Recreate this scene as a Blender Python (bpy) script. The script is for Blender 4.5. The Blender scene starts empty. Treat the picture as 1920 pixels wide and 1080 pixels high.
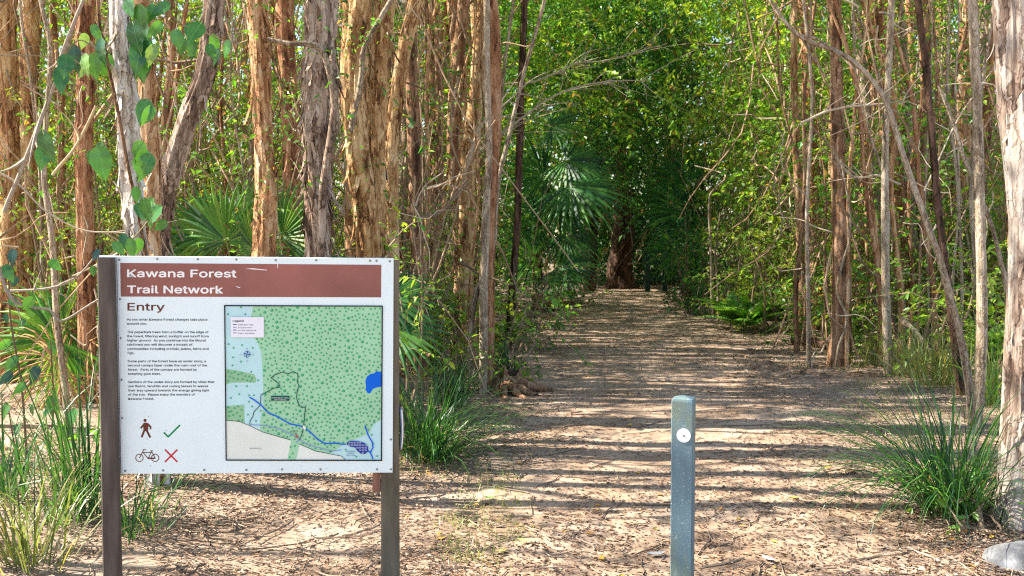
import bpy, math, random
import numpy as np
from mathutils import Vector, Matrix

# ------------------------------------------------------------------ camera, world, sun, exposure
scene = bpy.context.scene
col = scene.collection
rng = np.random.default_rng(11)
random.seed(5)
R = math.radians

CAM_H, FPX, HORIZON = 1.52, 2000.0, 411.0          # camera height (m), focal length and horizon row on a 1920-wide frame
PITCH = math.atan((540 - HORIZON) / FPX)
cam_d = bpy.data.cameras.new('camera')
cam = bpy.data.objects.new('camera', cam_d); col.objects.link(cam)
cam.location = (0, 0, CAM_H)
cam.rotation_euler = (R(90) - PITCH, 0, 0)
cam_d.sensor_width = 36.0
cam_d.lens = FPX * 36.0 / 1920.0
cam_d.clip_start, cam_d.clip_end = 0.05, 500
cam_d.dof.use_dof = True
cam_d.dof.focus_distance = 4.6
cam_d.dof.aperture_fstop = 6.3
scene.camera = cam

SUN_EL, SUN_AZ = 43.0, -83.0                        # azimuth from +Y, clockwise: the sun stands to the left, a little beyond
sun_dir = Vector((math.sin(R(SUN_AZ)) * math.cos(R(SUN_EL)), math.cos(R(SUN_AZ)) * math.cos(R(SUN_EL)), math.sin(R(SUN_EL))))
world = bpy.data.worlds.new('World'); scene.world = world; world.use_nodes = True
wn = world.node_tree.nodes; wl = world.node_tree.links
wn.clear()
sky = wn.new('ShaderNodeTexSky'); sky.sky_type = 'NISHITA'; sky.sun_disc = False
sky.sun_elevation = R(SUN_EL); sky.sun_rotation = R(SUN_AZ)
bg = wn.new('ShaderNodeBackground'); bg.inputs['Strength'].default_value = 0.095
wo = wn.new('ShaderNodeOutputWorld')
wl.new(sky.outputs[0], bg.inputs[0]); wl.new(bg.outputs[0], wo.inputs[0])
sun_d = bpy.data.lights.new('sun', 'SUN'); sun_d.energy = 5.0; sun_d.angle = R(0.5); sun_d.color = (1.0, 0.93, 0.82)
sun = bpy.data.objects.new('sun', sun_d); col.objects.link(sun)
sun.rotation_euler = (-sun_dir).to_track_quat('-Z', 'Y').to_euler()
sun.location = (-20, 5, 20)

scene.view_settings.view_transform = 'Standard'
scene.view_settings.look = 'None'
scene.view_settings.gamma = 1.0
scene.view_settings.exposure = 1.95
scene.view_settings.use_curve_mapping = False
scene.render.engine = 'CYCLES'
cy = scene.cycles
cy.use_denoising = False; cy.filter_width = 1.15; cy.denoiser = 'OPENIMAGEDENOISE'; cy.denoising_prefilter = 'ACCURATE'; cy.denoising_input_passes = 'RGB_ALBEDO_NORMAL'
cy.max_bounces = 4; cy.diffuse_bounces = 2; cy.glossy_bounces = 2; cy.transmission_bounces = 3; cy.transparent_max_bounces = 4
cy.sample_clamp_indirect = 6.0
cy.caustics_reflective = False; cy.caustics_refractive = False

# ------------------------------------------------------------------ pixel helpers (for measuring real places off the photograph)
SP, CP = math.sin(PITCH), math.cos(PITCH)
def ray(px, py):
    u = (px - 960) / FPX; v = (540 - py) / FPX
    return np.array((u, CP + v * SP, -SP + v * CP))
def at(px, py, D):
    d = ray(px, py); t = D / d[1]
    return np.array((d[0] * t, D, CAM_H + d[2] * t))
def on_ground(px, py):
    d = ray(px, py); t = -CAM_H / d[2]
    return np.array((d[0] * t, d[1] * t, 0.0))

# ------------------------------------------------------------------ noise
def _hash(ix, iy, iz):
    h = (ix * 374761393 + iy * 668265263 + iz * 2147483647 ^ (ix * 974711 + iz * 19349663)) & 0xffffffff
    h = ((h ^ (h >> 13)) * 1274126177) & 0xffffffff
    h = h ^ (h >> 16)
    return (h & 0xffff) / 65535.0
def vnoise(p):
    p = np.asarray(p, float)
    i = np.floor(p).astype(np.int64); f = p - i
    f = f * f * (3 - 2 * f)
    r = 0
    for dx in (0, 1):
        wx = f[..., 0] if dx else 1 - f[..., 0]
        for dy in (0, 1):
            wy = f[..., 1] if dy else 1 - f[..., 1]
            for dz in (0, 1):
                wz = f[..., 2] if dz else 1 - f[..., 2]
                r = r + wx * wy * wz * _hash(i[..., 0] + dx, i[..., 1] + dy, i[..., 2] + dz)
    return r
def fbm(p, o=3):
    s, a, t = 0, 1.0, 0
    p = np.asarray(p, float)
    for k in range(o):
        s = s + a * vnoise(p * (2 ** k) + 17.3 * k); t += a; a *= 0.5
    return s / t

# ------------------------------------------------------------------ object helpers
def tag(o, label=None, cat=None, group=None, kind=None):
    if label: o['label'] = label
    if cat: o['category'] = cat
    if group: o['group'] = group
    if kind: o['kind'] = kind
    return o
def empty(name, loc=(0, 0, 0)):
    o = bpy.data.objects.new(name, None); col.objects.link(o)
    o.location = loc; o.empty_display_size = 0.1
    return o
def link_mesh(name, me, parent=None):
    o = bpy.data.objects.new(name, me); col.objects.link(o)
    if parent is not None:
        o.parent = parent
        o.location = -Vector(parent_world(parent))
    return o
def parent_world(o):
    v = Vector((0, 0, 0))
    while o is not None:
        v += o.location; o = o.parent
    return v
def build(name, V, faces, mat, parent=None, tint=None, smooth=False, attr=None):
    """V (n,3) in world coordinates; faces: list of int arrays (m,3) or (m,4)."""
    V = np.asarray(V, np.float32)
    me = bpy.data.meshes.new(name)
    faces = [np.asarray(f, np.int32) for f in faces if len(f)]
    me.vertices.add(len(V)); me.vertices.foreach_set('co', V.ravel())
    nl = sum(f.size for f in faces); nf = sum(len(f) for f in faces)
    me.loops.add(nl); me.polygons.add(nf)
    me.loops.foreach_set('vertex_index', np.concatenate([f.ravel() for f in faces]))
    tot = np.concatenate([np.full(len(f), f.shape[1], np.int32) for f in faces])
    start = np.concatenate([[0], np.cumsum(tot)[:-1]]).astype(np.int32)
    me.polygons.foreach_set('loop_start', start)
    me.polygons.foreach_set('loop_total', tot)
    me.polygons.foreach_set('use_smooth', np.full(nf, bool(smooth)))
    me.update(calc_edges=True)
    me.polygons.foreach_set('use_smooth', np.full(nf, bool(smooth)))
    if tint is not None:
        a = me.attributes.new('tint', 'FLOAT_COLOR', 'POINT')
        c = np.ones((len(V), 4), np.float32); c[:, :3] = tint
        a.data.foreach_set('color', c.ravel())
    if attr is not None:
        a = me.attributes.new('relief', 'FLOAT', 'POINT')
        a.data.foreach_set('value', np.asarray(attr, np.float32))
    if mat is not None: me.materials.append(mat)
    return link_mesh(name, me, parent)
class Bag:
    """collects vertices and faces of one mesh"""
    def __init__(s): s.V = []; s.F = []; s.T = []; s.n = 0
    def add(s, V, F, tint=None):
        V = np.asarray(V, float).reshape(-1, 3)
        for f in (F if isinstance(F, list) else [F]): s.F.append(np.asarray(f, int) + s.n)
        s.V.append(V); s.n += len(V)
        if tint is not None: s.T.append(np.broadcast_to(np.asarray(tint, float), (len(V), 3)))
        return s
    def build(s, name, mat, parent=None, smooth=False):
        V = np.concatenate(s.V)
        return build(name, V, s.F, mat, parent, np.concatenate(s.T) if s.T else None, smooth)

def unit(a): return a / np.maximum(np.linalg.norm(a, axis=-1, keepdims=True), 1e-9)
def tubes(P, Rad, sides=3, cap=False):
    """P (m,n,3) paths, Rad (m,n) -> V, quads. All paths together."""
    P = np.asarray(P, float); Rad = np.asarray(Rad, float)
    m, n, _ = P.shape
    T = unit(np.gradient(P, axis=1))
    vert = np.abs(T.mean(1)[:, 2]) > 0.75
    ref = np.where(vert[:, None], np.array((1.0, 0, 0)), np.array((0, 0, 1.0)))[:, None, :]
    A = unit(np.cross(T, ref)); B = np.cross(T, A)
    th = np.arange(sides) * 2 * math.pi / sides
    V = P[:, :, None, :] + Rad[:, :, None, None] * (A[:, :, None, :] * np.cos(th)[None, None, :, None] + B[:, :, None, :] * np.sin(th)[None, None, :, None])
    idx = np.arange(m * n * sides).reshape(m, n, sides)
    a = idx[:, :-1, :]; b = np.roll(a, -1, 2); d = idx[:, 1:, :]; c = np.roll(d, -1, 2)
    F = np.stack([a, b, c, d], -1).reshape(-1, 4)
    return V.reshape(-1, 3), F
def box(cx, cy, cz, sx, sy, sz, bev=0.0):
    V = np.array([(x, y, z) for x in (-.5, .5) for y in (-.5, .5) for z in (-.5, .5)]) * (sx, sy, sz) + (cx, cy, cz)
    F = np.array([(0, 1, 3, 2), (4, 6, 7, 5), (0, 4, 5, 1), (2, 3, 7, 6), (0, 2, 6, 4), (1, 5, 7, 3)])
    return V, F

# ------------------------------------------------------------------ materials
def nodes(name):
    m = bpy.data.materials.new(name); m.use_nodes = True
    nt = m.node_tree; nt.nodes.clear()
    out = nt.nodes.new('ShaderNodeOutputMaterial')
    return m, nt, nt.nodes, nt.links, out
def ramp(N, stops):
    r = N.new('ShaderNodeValToRGB'); e = r.color_ramp.elements
    while len(e) > 1: e.remove(e[-1])
    e[0].position = stops[0][0]; e[0].color = (*stops[0][1], 1)
    for p, c in stops[1:]:
        x = e.new(p); x.color = (*c, 1)
    return r
def noise_tex(N, L, scale, detail=4, rough=0.6, stretch=(1, 1, 1)):
    tc = N.new('ShaderNodeNewGeometry')
    mp = N.new('ShaderNodeMapping'); mp.inputs['Scale'].default_value = stretch
    n = N.new('ShaderNodeTexNoise'); n.inputs['Scale'].default_value = scale; n.inputs['Detail'].default_value = detail; n.inputs['Roughness'].default_value = rough
    L.new(tc.outputs['Position'], mp.inputs['Vector']); L.new(mp.outputs[0], n.inputs['Vector'])
    return n
def plain(name, c, rough=0.6, spec=0.4, var=0.12, scale=30, metal=0.0, bump=0.0, stretch=(1, 1, 1)):
    m, nt, N, L, out = nodes(name)
    p = N.new('ShaderNodeBsdfPrincipled'); p.inputs['Roughness'].default_value = rough; p.inputs['Specular IOR Level'].default_value = spec; p.inputs['Metallic'].default_value = metal
    n = noise_tex(N, L, scale, 4, 0.6, stretch)
    lo = tuple(max(0, v * (1 - var)) for v in c); hi = tuple(min(1, v * (1 + var)) for v in c)
    r = ramp(N, [(0.3, lo), (0.7, hi)])
    L.new(n.outputs[0], r.inputs[0]); L.new(r.outputs[0], p.inputs['Base Color'])
    if bump:
        b = N.new('ShaderNodeBump'); b.inputs['Strength'].default_value = bump; b.inputs['Distance'].default_value = 0.01
        L.new(n.outputs[0], b.inputs['Height']); L.new(b.outputs[0], p.inputs['Normal'])
    L.new(p.outputs[0], out.inputs[0])
    return m
def leaf_mat(name, transl=0.40, rough=0.42, spec=0.5, tr=(2.2, 2.0, 0.6)):
    m, nt, N, L, out = nodes(name)
    a = N.new('ShaderNodeAttribute'); a.attribute_name = 'tint'
    p = N.new('ShaderNodeBsdfPrincipled'); p.inputs['Roughness'].default_value = rough; p.inputs['Specular IOR Level'].default_value = spec
    L.new(a.outputs['Color'], p.inputs['Base Color'])
    t = N.new('ShaderNodeBsdfTranslucent')
    mx = N.new('ShaderNodeMix'); mx.data_type = 'RGBA'; mx.blend_type = 'MULTIPLY'; mx.inputs[0].default_value = 1.0
    mx.inputs[7].default_value = (*tr, 1)
    L.new(a.outputs['Color'], mx.inputs[6]); L.new(mx.outputs[2], t.inputs['Color'])
    s = N.new('ShaderNodeMixShader'); s.inputs[0].default_value = transl
    L.new(p.outputs[0], s.inputs[1]); L.new(t.outputs[0], s.inputs[2]); L.new(s.outputs[0], out.inputs[0])
    return m
def tint_mat(name, rough=0.8, spec=0.2, var=0.25, scale=60):
    m, nt, N, L, out = nodes(name)
    a = N.new('ShaderNodeAttribute'); a.attribute_name = 'tint'
    p = N.new('ShaderNodeBsdfPrincipled'); p.inputs['Roughness'].default_value = rough; p.inputs['Specular IOR Level'].default_value = spec
    n = noise_tex(N, L, scale, 3)
    r = ramp(N, [(0.25, (1 - var,) * 3), (0.75, (1 + var,) * 3)])
    mx = N.new('ShaderNodeMix'); mx.data_type = 'RGBA'; mx.blend_type = 'MULTIPLY'; mx.inputs[0].default_value = 1.0
    L.new(n.outputs[0], r.inputs[0]); L.new(a.outputs['Color'], mx.inputs[6]); L.new(r.outputs[0], mx.inputs[7])
    L.new(mx.outputs[2], p.inputs['Base Color']); L.new(p.outputs[0], out.inputs[0])
    return m
def bark_mat(name, dark, mid, light, pale, zs=0.16, scale=22, lift=0.0):
    """papery layered bark: colour follows the layer (relief attribute), torn patches, long streaks and cracks"""
    m, nt, N, L, out = nodes(name)
    p = N.new('ShaderNodeBsdfPrincipled'); p.inputs['Roughness'].default_value = 0.85; p.inputs['Specular IOR Level'].default_value = 0.12
    def math_(op, x, y):
        k = N.new('ShaderNodeMath'); k.operation = op
        for i, v in enumerate((x, y)):
            if isinstance(v, (int, float)): k.inputs[i].default_value = v
            else: L.new(v, k.inputs[i])
        return k.outputs[0]
    n1 = noise_tex(N, L, scale, 6, 0.7, (1, 1, zs))
    n2 = noise_tex(N, L, 5.0, 4, 0.6, (1, 1, 0.45))
    n3 = noise_tex(N, L, scale * 4.5, 4, 0.7, (1, 1, 0.10))
    a = N.new('ShaderNodeAttribute'); a.attribute_name = 'relief'
    # torn edges: voronoi cells pulled long and warped
    g = N.new('ShaderNodeNewGeometry'); wv = noise_tex(N, L, 9, 3, 0.6)
    va = N.new('ShaderNodeVectorMath'); va.operation = 'MULTIPLY_ADD'; va.inputs[1].default_value = (0.10, 0.10, 0.22)
    L.new(wv.outputs[1], va.inputs[0]); L.new(g.outputs['Position'], va.inputs[2])
    mp = N.new('ShaderNodeMapping'); mp.inputs['Scale'].default_value = (1, 1, 0.2); L.new(va.outputs[0], mp.inputs['Vector'])
    vo = N.new('ShaderNodeTexVoronoi'); vo.feature = 'DISTANCE_TO_EDGE'; vo.inputs['Scale'].default_value = scale * 1.1; L.new(mp.outputs[0], vo.inputs['Vector'])
    vc = N.new('ShaderNodeTexVoronoi'); vc.feature = 'F1'; vc.inputs['Scale'].default_value = scale * 1.1; L.new(mp.outputs[0], vc.inputs['Vector'])
    sep = N.new('ShaderNodeSeparateColor'); L.new(vc.outputs['Color'], sep.inputs[0])
    crack = ramp(N, [(0.0, (0, 0, 0)), (0.10, (1, 1, 1))]); L.new(vo.outputs['Distance'], crack.inputs[0])
    s = math_('ADD', math_('MULTIPLY', n1.outputs[0], 0.75), math_('MULTIPLY', n2.outputs[0], 0.6))
    s = math_('ADD', s, math_('MULTIPLY', a.outputs['Fac'], 0.42))
    s = math_('ADD', s, math_('MULTIPLY', n3.outputs[0], 0.35))
    s = math_('ADD', s, math_('MULTIPLY', sep.outputs[0], 0.30))
    s = math_('ADD', math_('MULTIPLY', math_('SUBTRACT', s, 1.21), 1.25), 0.52 + lift)
    s = math_('SUBTRACT', s, math_('MULTIPLY', math_('SUBTRACT', 1.0, crack.outputs[0]), 0.20))
    r = ramp(N, [(0.16, dark), (0.38, mid), (0.60, light), (0.86, pale)])
    L.new(s, r.inputs[0]); L.new(r.outputs[0], p.inputs['Base Color'])
    b = N.new('ShaderNodeBump'); b.inputs['Strength'].default_value = 0.9; b.inputs['Distance'].default_value = 0.014
    L.new(s, b.inputs['Height']); L.new(b.outputs[0], p.inputs['Normal'])
    L.new(p.outputs[0], out.inputs[0])
    return m

M_LEAF = leaf_mat('leaf')
M_GLOSS = leaf_mat('glossy_leaf', 0.3, 0.48, 0.3)
M_BLADE = leaf_mat('grass_blade', 0.35, 0.4, 0.5, (1.8, 1.7, 0.8))
M_LITTER = tint_mat('leaf_litter', 0.75, 0.25)
M_TWIG = tint_mat('twig', 0.85, 0.15)
BARK = {
    'white': bark_mat('white_paperbark', (0.11, 0.08, 0.06), (0.42, 0.34, 0.27), (0.66, 0.58, 0.50), (0.78, 0.73, 0.66), lift=0.06),
    'salmon': bark_mat('salmon_paperbark', (0.09, 0.045, 0.022), (0.33, 0.16, 0.07), (0.52, 0.30, 0.15), (0.66, 0.47, 0.29)),
    'cream': bark_mat('cream_paperbark', (0.09, 0.042, 0.02), (0.32, 0.16, 0.065), (0.52, 0.32, 0.145), (0.67, 0.49, 0.27)),
    'shaggy': bark_mat('shaggy_paperbark', (0.06, 0.04, 0.03), (0.20, 0.13, 0.09), (0.36, 0.26, 0.19), (0.55, 0.44, 0.35)),
    'brown': bark_mat('brown_bark', (0.06, 0.032, 0.02), (0.19, 0.10, 0.055), (0.32, 0.18, 0.10), (0.46, 0.30, 0.19)),
    'red': bark_mat('red_brown_bark', (0.07, 0.03, 0.018), (0.25, 0.11, 0.055), (0.40, 0.20, 0.10), (0.52, 0.32, 0.19)),
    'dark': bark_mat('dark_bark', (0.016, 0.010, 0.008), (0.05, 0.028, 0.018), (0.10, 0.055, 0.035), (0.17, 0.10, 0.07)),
    'grey': bark_mat('grey_sapling_bark', (0.13, 0.09, 0.06), (0.28, 0.21, 0.14), (0.42, 0.33, 0.23), (0.56, 0.47, 0.36), 0.6, 40),
    'bigwhite': bark_mat('big_pale_paperbark', (0.07, 0.045, 0.033), (0.20, 0.145, 0.11), (0.31, 0.26, 0.22), (0.41, 0.37, 0.33), 0.22, 16, 0.0),
}
PAL = {
    'bright': np.array([(0.18, 0.34, 0.035), (0.12, 0.28, 0.03), (0.25, 0.40, 0.045), (0.07, 0.19, 0.03), (0.34, 0.41, 0.06)]),
    'mid': np.array([(0.06, 0.19, 0.03), (0.085, 0.24, 0.035), (0.12, 0.29, 0.04), (0.035, 0.12, 0.025), (0.18, 0.33, 0.05)]),
    'deep': np.array([(0.03, 0.12, 0.03), (0.045, 0.16, 0.035), (0.065, 0.19, 0.04), (0.018, 0.08, 0.03), (0.09, 0.23, 0.045)]),
    'olive': np.array([(0.13, 0.19, 0.05), (0.18, 0.24, 0.06), (0.10, 0.16, 0.04), (0.23, 0.27, 0.08), (0.28, 0.27, 0.06)]),
}
def pick(pal, n, stray=0.02):
    p = PAL[pal]; c = p[rng.integers(0, len(p), n)] * rng.uniform(0.75, 1.25, (n, 1))
    k = rng.random(n) < stray
    c[k] = np.array([(0.42, 0.27, 0.05), (0.24, 0.14, 0.07), (0.30, 0.20, 0.10)])[rng.integers(0, 3, k.sum())] * rng.uniform(0.7, 1.2, (k.sum(), 1))
    return c

# ------------------------------------------------------------------ leaves, sprays, blades
def leaf_mesh(P, Dir, Nrm, Ln, Wd, curl=0.15, six=True):
    """leaves folded along the midrib and drooping at the tip; P base points"""
    n = len(P)
    Dir = unit(Dir); S = unit(np.cross(Dir, Nrm)); Nn = np.cross(S, Dir)
    Ln = Ln[:, None]; Wd = Wd[:, None]
    if six:
        base = P; tip = P + Dir * Ln - Nn * Ln * curl
        l1 = P + Dir * Ln * 0.30 + S * Wd * 0.46 + Nn * Wd * 0.18
        l2 = P + Dir * Ln * 0.66 + S * Wd * 0.40 + Nn * Wd * 0.10 - Nn * Ln * curl * 0.4
        r1 = P + Dir * Ln * 0.30 - S * Wd * 0.46 + Nn * Wd * 0.18
        r2 = P + Dir * Ln * 0.66 - S * Wd * 0.40 + Nn * Wd * 0.10 - Nn * Ln * curl * 0.4
        V = np.stack([base, l1, l2, tip, r2, r1], 1).reshape(-1, 3)
        i = np.arange(n)[:, None] * 6
        F = np.concatenate([i + np.array((0, 3, 2, 1)), i + np.array((0, 5, 4, 3))])
        return V, F, 6
    m1 = P + Dir * Ln * 0.45 + S * Wd * 0.5 + Nn * Wd * 0.15
    m2 = P + Dir * Ln * 0.45 - S * Wd * 0.5 + Nn * Wd * 0.15
    V = np.stack([P, m1, P + Dir * Ln - Nn * Ln * curl, m2], 1).reshape(-1, 3)
    F = np.arange(n)[:, None] * 4 + np.array((0, 3, 2, 1))
    return V, F, 4
def rand_dirs(n, up=0.0):
    d = rng.normal(size=(n, 3)); d[:, 2] += up
    return unit(d)
def sprays(S0, D0, Ln, k, lf, asp=0.5, droop=0.25, twig_r=0.003, six=True, pal='mid', stray=0.02, tn=4):
    """twigs starting at S0 along D0 of length Ln, each carrying k alternate leaves of length lf"""
    m = len(S0)
    D0 = unit(D0)
    t = np.linspace(0, 1, tn)
    bend = rand_dirs(m) * 0.18 + np.array((0, 0, -droop))
    P = S0[:, None, :] + D0[:, None, :] * (Ln[:, None, None] * t[None, :, None]) + bend[:, None, :] * (Ln[:, None, None] * (t ** 2)[None, :, None])
    Rr = twig_r * (1.2 - t)[None, :] * (0.5 + rng.random((m, 1)))
    tv, tf = tubes(P, Rr, 3)
    u = np.linspace(0.22, 1.0, k)[None, :] + rng.uniform(-0.04, 0.04, (m, k))
    base = S0[:, None, :] + D0[:, None, :] * (Ln[:, None, None] * u[:, :, None]) + bend[:, None, :] * (Ln[:, None, None] * (u ** 2)[:, :, None])
    side = unit(np.cross(D0, np.array((0, 0, 1.0)) + rng.normal(size=(m, 3)) * 0.3))
    alt = np.where(np.arange(k) % 2, 1, -1)[None, :, None]
    ld = D0[:, None, :] * 0.55 + side[:, None, :] * alt * 0.8 + rng.normal(size=(m, k, 3)) * 0.35 + np.array((0, 0, -droop))
    nr = np.array((0, 0, 1.0)) + rng.normal(size=(m, k, 3)) * 0.55
    n = m * k
    L = lf * rng.uniform(0.6, 1.25, n) * np.repeat(rng.choice([0.6, 0.85, 1.0, 1.3], m, p=[.3, .3, .25, .15]), k)
    V, F, q = leaf_mesh(base.reshape(-1, 3), ld.reshape(-1, 3), nr.reshape(-1, 3), L, L * asp * rng.uniform(0.8, 1.2, n), 0.2, six)
    base_c = pick(pal, m, 0)
    c = 0.6 * np.repeat(base_c * rng.uniform(0.6, 1.25, (m, 1)), k, 0) + 0.4 * pick(pal, n, 0)
    dead_ = rng.random(n) < stray; c[dead_] = pick(pal, int(dead_.sum()), 1.0)
    return V, F, np.repeat(c, q, 0), tv, tf

def blades(center, n, Lr, Wd, lean=(0.2, 1.0), spread=0.06, arch=0.9, pal=None, seg=6, azr=(0, 2 * math.pi), zoff=0.0):
    """arching strap leaves from one crown"""
    az = rng.uniform(azr[0], azr[1], n); ln = rng.uniform(Lr[0], Lr[1], n)
    le = rng.uniform(lean[0], lean[1], n)
    t = np.linspace(0, 1, seg + 1)
    hd = np.stack([np.cos(az), np.sin(az), 0 * az], -1)
    pitch0 = math.pi / 2 - le * 0.55
    bend = arch * le * rng.uniform(0.7, 1.4, n)
    ang = pitch0[:, None] - bend[:, None] * t[None, :] ** 1.5 * 1.6
    dx = np.cos(ang) * ln[:, None] / seg; dz = np.sin(ang) * ln[:, None] / seg
    X = np.concatenate([np.zeros((n, 1)), np.cumsum(dx[:, :-1], 1)], 1); Z = np.concatenate([np.zeros((n, 1)), np.cumsum(dz[:, :-1], 1)], 1)
    base = np.asarray(center) + hd * rng.uniform(0, spread, (n, 1)) + rng.normal(size=(n, 3)) * np.array((spread, spread, 0)) * 0.4
    Pm = base[:, None, :] + hd[:, None, :] * X[:, :, None] + np.array((0, 0, 1.0)) * Z[:, :, None]
    Pm[..., 2] = np.maximum(Pm[..., 2], base[:, None, 2] + 0.012 * (1 + rng.random((n, 1))))
    sd = np.stack([-np.sin(az), np.cos(az), 0 * az], -1)
    tw = rng.uniform(-0.7, 0.7, n)
    sd = unit(sd * np.cos(tw)[:, None] + np.array((0, 0, 1.0)) * np.sin(tw)[:, None])
    w = Wd * rng.uniform(0.7, 1.2, n)[:, None] * (np.minimum(1, 0.55 + t * 2) * (1 - t ** 3))[None, :] + 0.0004
    Lf = Pm + sd[:, None, :] * w[:, :, None] * 0.5; Rt = Pm - sd[:, None, :] * w[:, :, None] * 0.5
    V = np.stack([Lf, Rt], 2).reshape(-1, 3)
    i = (np.arange(n)[:, None] * (seg + 1) + np.arange(seg)[None, :]).reshape(-1, 1) * 2
    F = i + np.array((0, 1, 3, 2))
    c = np.repeat(pal, 2 * (seg + 1), 0)
    return V, F, c

def smooth_path(pts, n):
    pts = np.asarray(pts, float)
    s = np.concatenate([[0], np.cumsum(np.linalg.norm(np.diff(pts, axis=0), axis=1))])
    q = np.linspace(0, s[-1], n)
    # Catmull-Rom through the points
    P = np.vstack([2 * pts[0] - pts[1], pts, 2 * pts[-1] - pts[-2]])
    k = np.clip(np.searchsorted(s, q, 'right') - 1, 0, len(pts) - 2)
    t = ((q - s[k]) / np.maximum(s[k + 1] - s[k], 1e-9))[:, None]
    p0, p1, p2, p3 = P[k], P[k + 1], P[k + 2], P[k + 3]
    return 0.5 * ((2 * p1) + (-p0 + p2) * t + (2 * p0 - 5 * p1 + 4 * p2 - p3) * t ** 2 + (-p0 + 3 * p1 - 3 * p2 + p3) * t ** 3)

# ------------------------------------------------------------------ ground and path
def ground_z(x, y):
    x = np.asarray(x, float); y = np.asarray(y, float)
    p = np.stack([x, y, 0 * x], -1)
    z = 0.07 * (fbm(p * 0.45, 3) - 0.5) + 0.03 * (fbm(p * 2.2 + 5, 3) - 0.5)
    l, r = path_edges(y)
    off = np.maximum(l - x, x - r)
    bank = np.clip((off - 0.3) / 3.0, 0, 1)
    return z + 0.10 * bank ** 2 * (3 - 2 * bank)
def path_edges(y):
    y = np.asarray(y, float)
    l = np.interp(y, [-6, 2, 5, 8, 12, 16, 20, 23, 30], [-1.2, -0.55, -0.30, -0.25, 0.10, 0.45, 1.35, 1.95, 3.2])
    r = np.interp(y, [-6, 2, 5, 8, 12, 16, 20, 23, 30], [2.0, 1.9, 2.0, 2.45, 2.7, 2.95, 3.15, 3.45, 4.6])
    return l, r

def ground_material(name, stops, sc, bump=0.6):
    m, nt, N, L, out = nodes(name)
    p = N.new('ShaderNodeBsdfPrincipled'); p.inputs['Roughness'].default_value = 0.95; p.inputs['Specular IOR Level'].default_value = 0.1
    n1 = noise_tex(N, L, 1.6, 5, 0.6); n2 = noise_tex(N, L, sc, 5, 0.75); n3 = noise_tex(N, L, sc * 6, 3, 0.7)
    k = N.new('ShaderNodeMath'); k.operation = 'MULTIPLY_ADD'; k.inputs[1].default_value = 0.5; L.new(n1.outputs[0], k.inputs[0])
    k2 = N.new('ShaderNodeMath'); k2.operation = 'MULTIPLY'; k2.inputs[1].default_value = 0.35; L.new(n2.outputs[0], k2.inputs[0]); L.new(k2.outputs[0], k.inputs[2])
    k3 = N.new('ShaderNodeMath'); k3.operation = 'MULTIPLY_ADD'; k3.inputs[1].default_value = 0.25; L.new(n3.outputs[0], k3.inputs[0]); L.new(k.outputs[0], k3.inputs[2])
    r = ramp(N, stops); L.new(k3.outputs[0], r.inputs[0]); L.new(r.outputs[0], p.inputs['Base Color'])
    b = N.new('ShaderNodeBump'); b.inputs['Strength'].default_value = bump; b.inputs['Distance'].default_value = 0.02
    L.new(k3.outputs[0], b.inputs['Height']); L.new(b.outputs[0], p.inputs['Normal']); L.new(p.outputs[0], out.inputs[0])
    return m
M_FLOOR = ground_material('forest_floor', [(0.38, (0.13, 0.085, 0.055)), (0.52, (0.27, 0.19, 0.135)), (0.66, (0.42, 0.32, 0.24))], 20)
M_PATH = ground_material('path_dirt', [(0.36, (0.14, 0.088, 0.055)), (0.50, (0.29, 0.195, 0.128)), (0.66, (0.47, 0.345, 0.25))], 22, 0.35)

xs = np.concatenate([np.linspace(-120, -16, 14), np.linspace(-15, 15, 145), np.linspace(16, 120, 14)])
ys = np.concatenate([np.linspace(-60, -6, 10), np.linspace(-5, 32, 177), np.linspace(33, 160, 16)])
GX, GY = np.meshgrid(xs, ys)
GZ = ground_z(GX, GY)
nx, ny = len(xs), len(ys)
ii = (np.arange(ny - 1)[:, None] * nx + np.arange(nx - 1)[None, :]).reshape(-1, 1)
tag(build('ground', np.stack([GX, GY, GZ], -1).reshape(-1, 3), [ii + np.array((0, 1, nx + 1, nx))], M_FLOOR, smooth=True), kind='structure')
ys = np.linspace(-5, 29, 260); us = np.linspace(0, 1, 34)
l, r = path_edges(ys)
wob = lambda s: 0.30 * (fbm(np.stack([ys * 0.9, 0 * ys + s, 0 * ys], -1), 3) - 0.5)
l = l + wob(3); r = r + wob(9)
PX = l[:, None] + (r - l)[:, None] * us[None, :]; PY = np.repeat(ys[:, None], 34, 1)
PZ = ground_z(PX, PY) + 0.012 - 0.03 * (np.abs(us - 0.5)[None, :] > 0.49)
ii = (np.arange(259)[:, None] * 34 + np.arange(33)[None, :]).reshape(-1, 1)
tag(build('path', np.stack([PX, PY, PZ], -1).reshape(-1, 3), [ii + np.array((0, 1, 35, 34))], M_PATH, smooth=True), kind='structure')

# ------------------------------------------------------------------ information sign
SIGN_D, SIGN_RZ = 4.2, R(3.5)
s_axis = np.array((math.cos(SIGN_RZ), math.sin(SIGN_RZ), 0.0))       # along the board, to the right (right end farther)
s_nrm = np.array((math.sin(SIGN_RZ), -math.cos(SIGN_RZ), 0.0))       # towards the viewer
s_org = at(463, 684, SIGN_D)
def S(px, py, lift=0.0):
    """measured picture point -> point on the board's face (lift metres proud of it)"""
    d = ray(px, py); o = np.array((0, 0, CAM_H))
    t = np.dot(s_org - o, s_nrm) / np.dot(d, s_nrm)
    return o + d * t + s_nrm * lift
def print_mat(name, c, rough=0.45):
    return plain(name, c, 0.75, 0.08, 0.05, 8)
M_BOARD = plain('white_enamel_board', (0.71, 0.82, 0.83), 0.7, 0.12, 0.03, 5)
M_BANNER = plain('brown_banner_print', (0.25, 0.085, 0.068), 0.4, 0.45, 0.25, 3)
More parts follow.
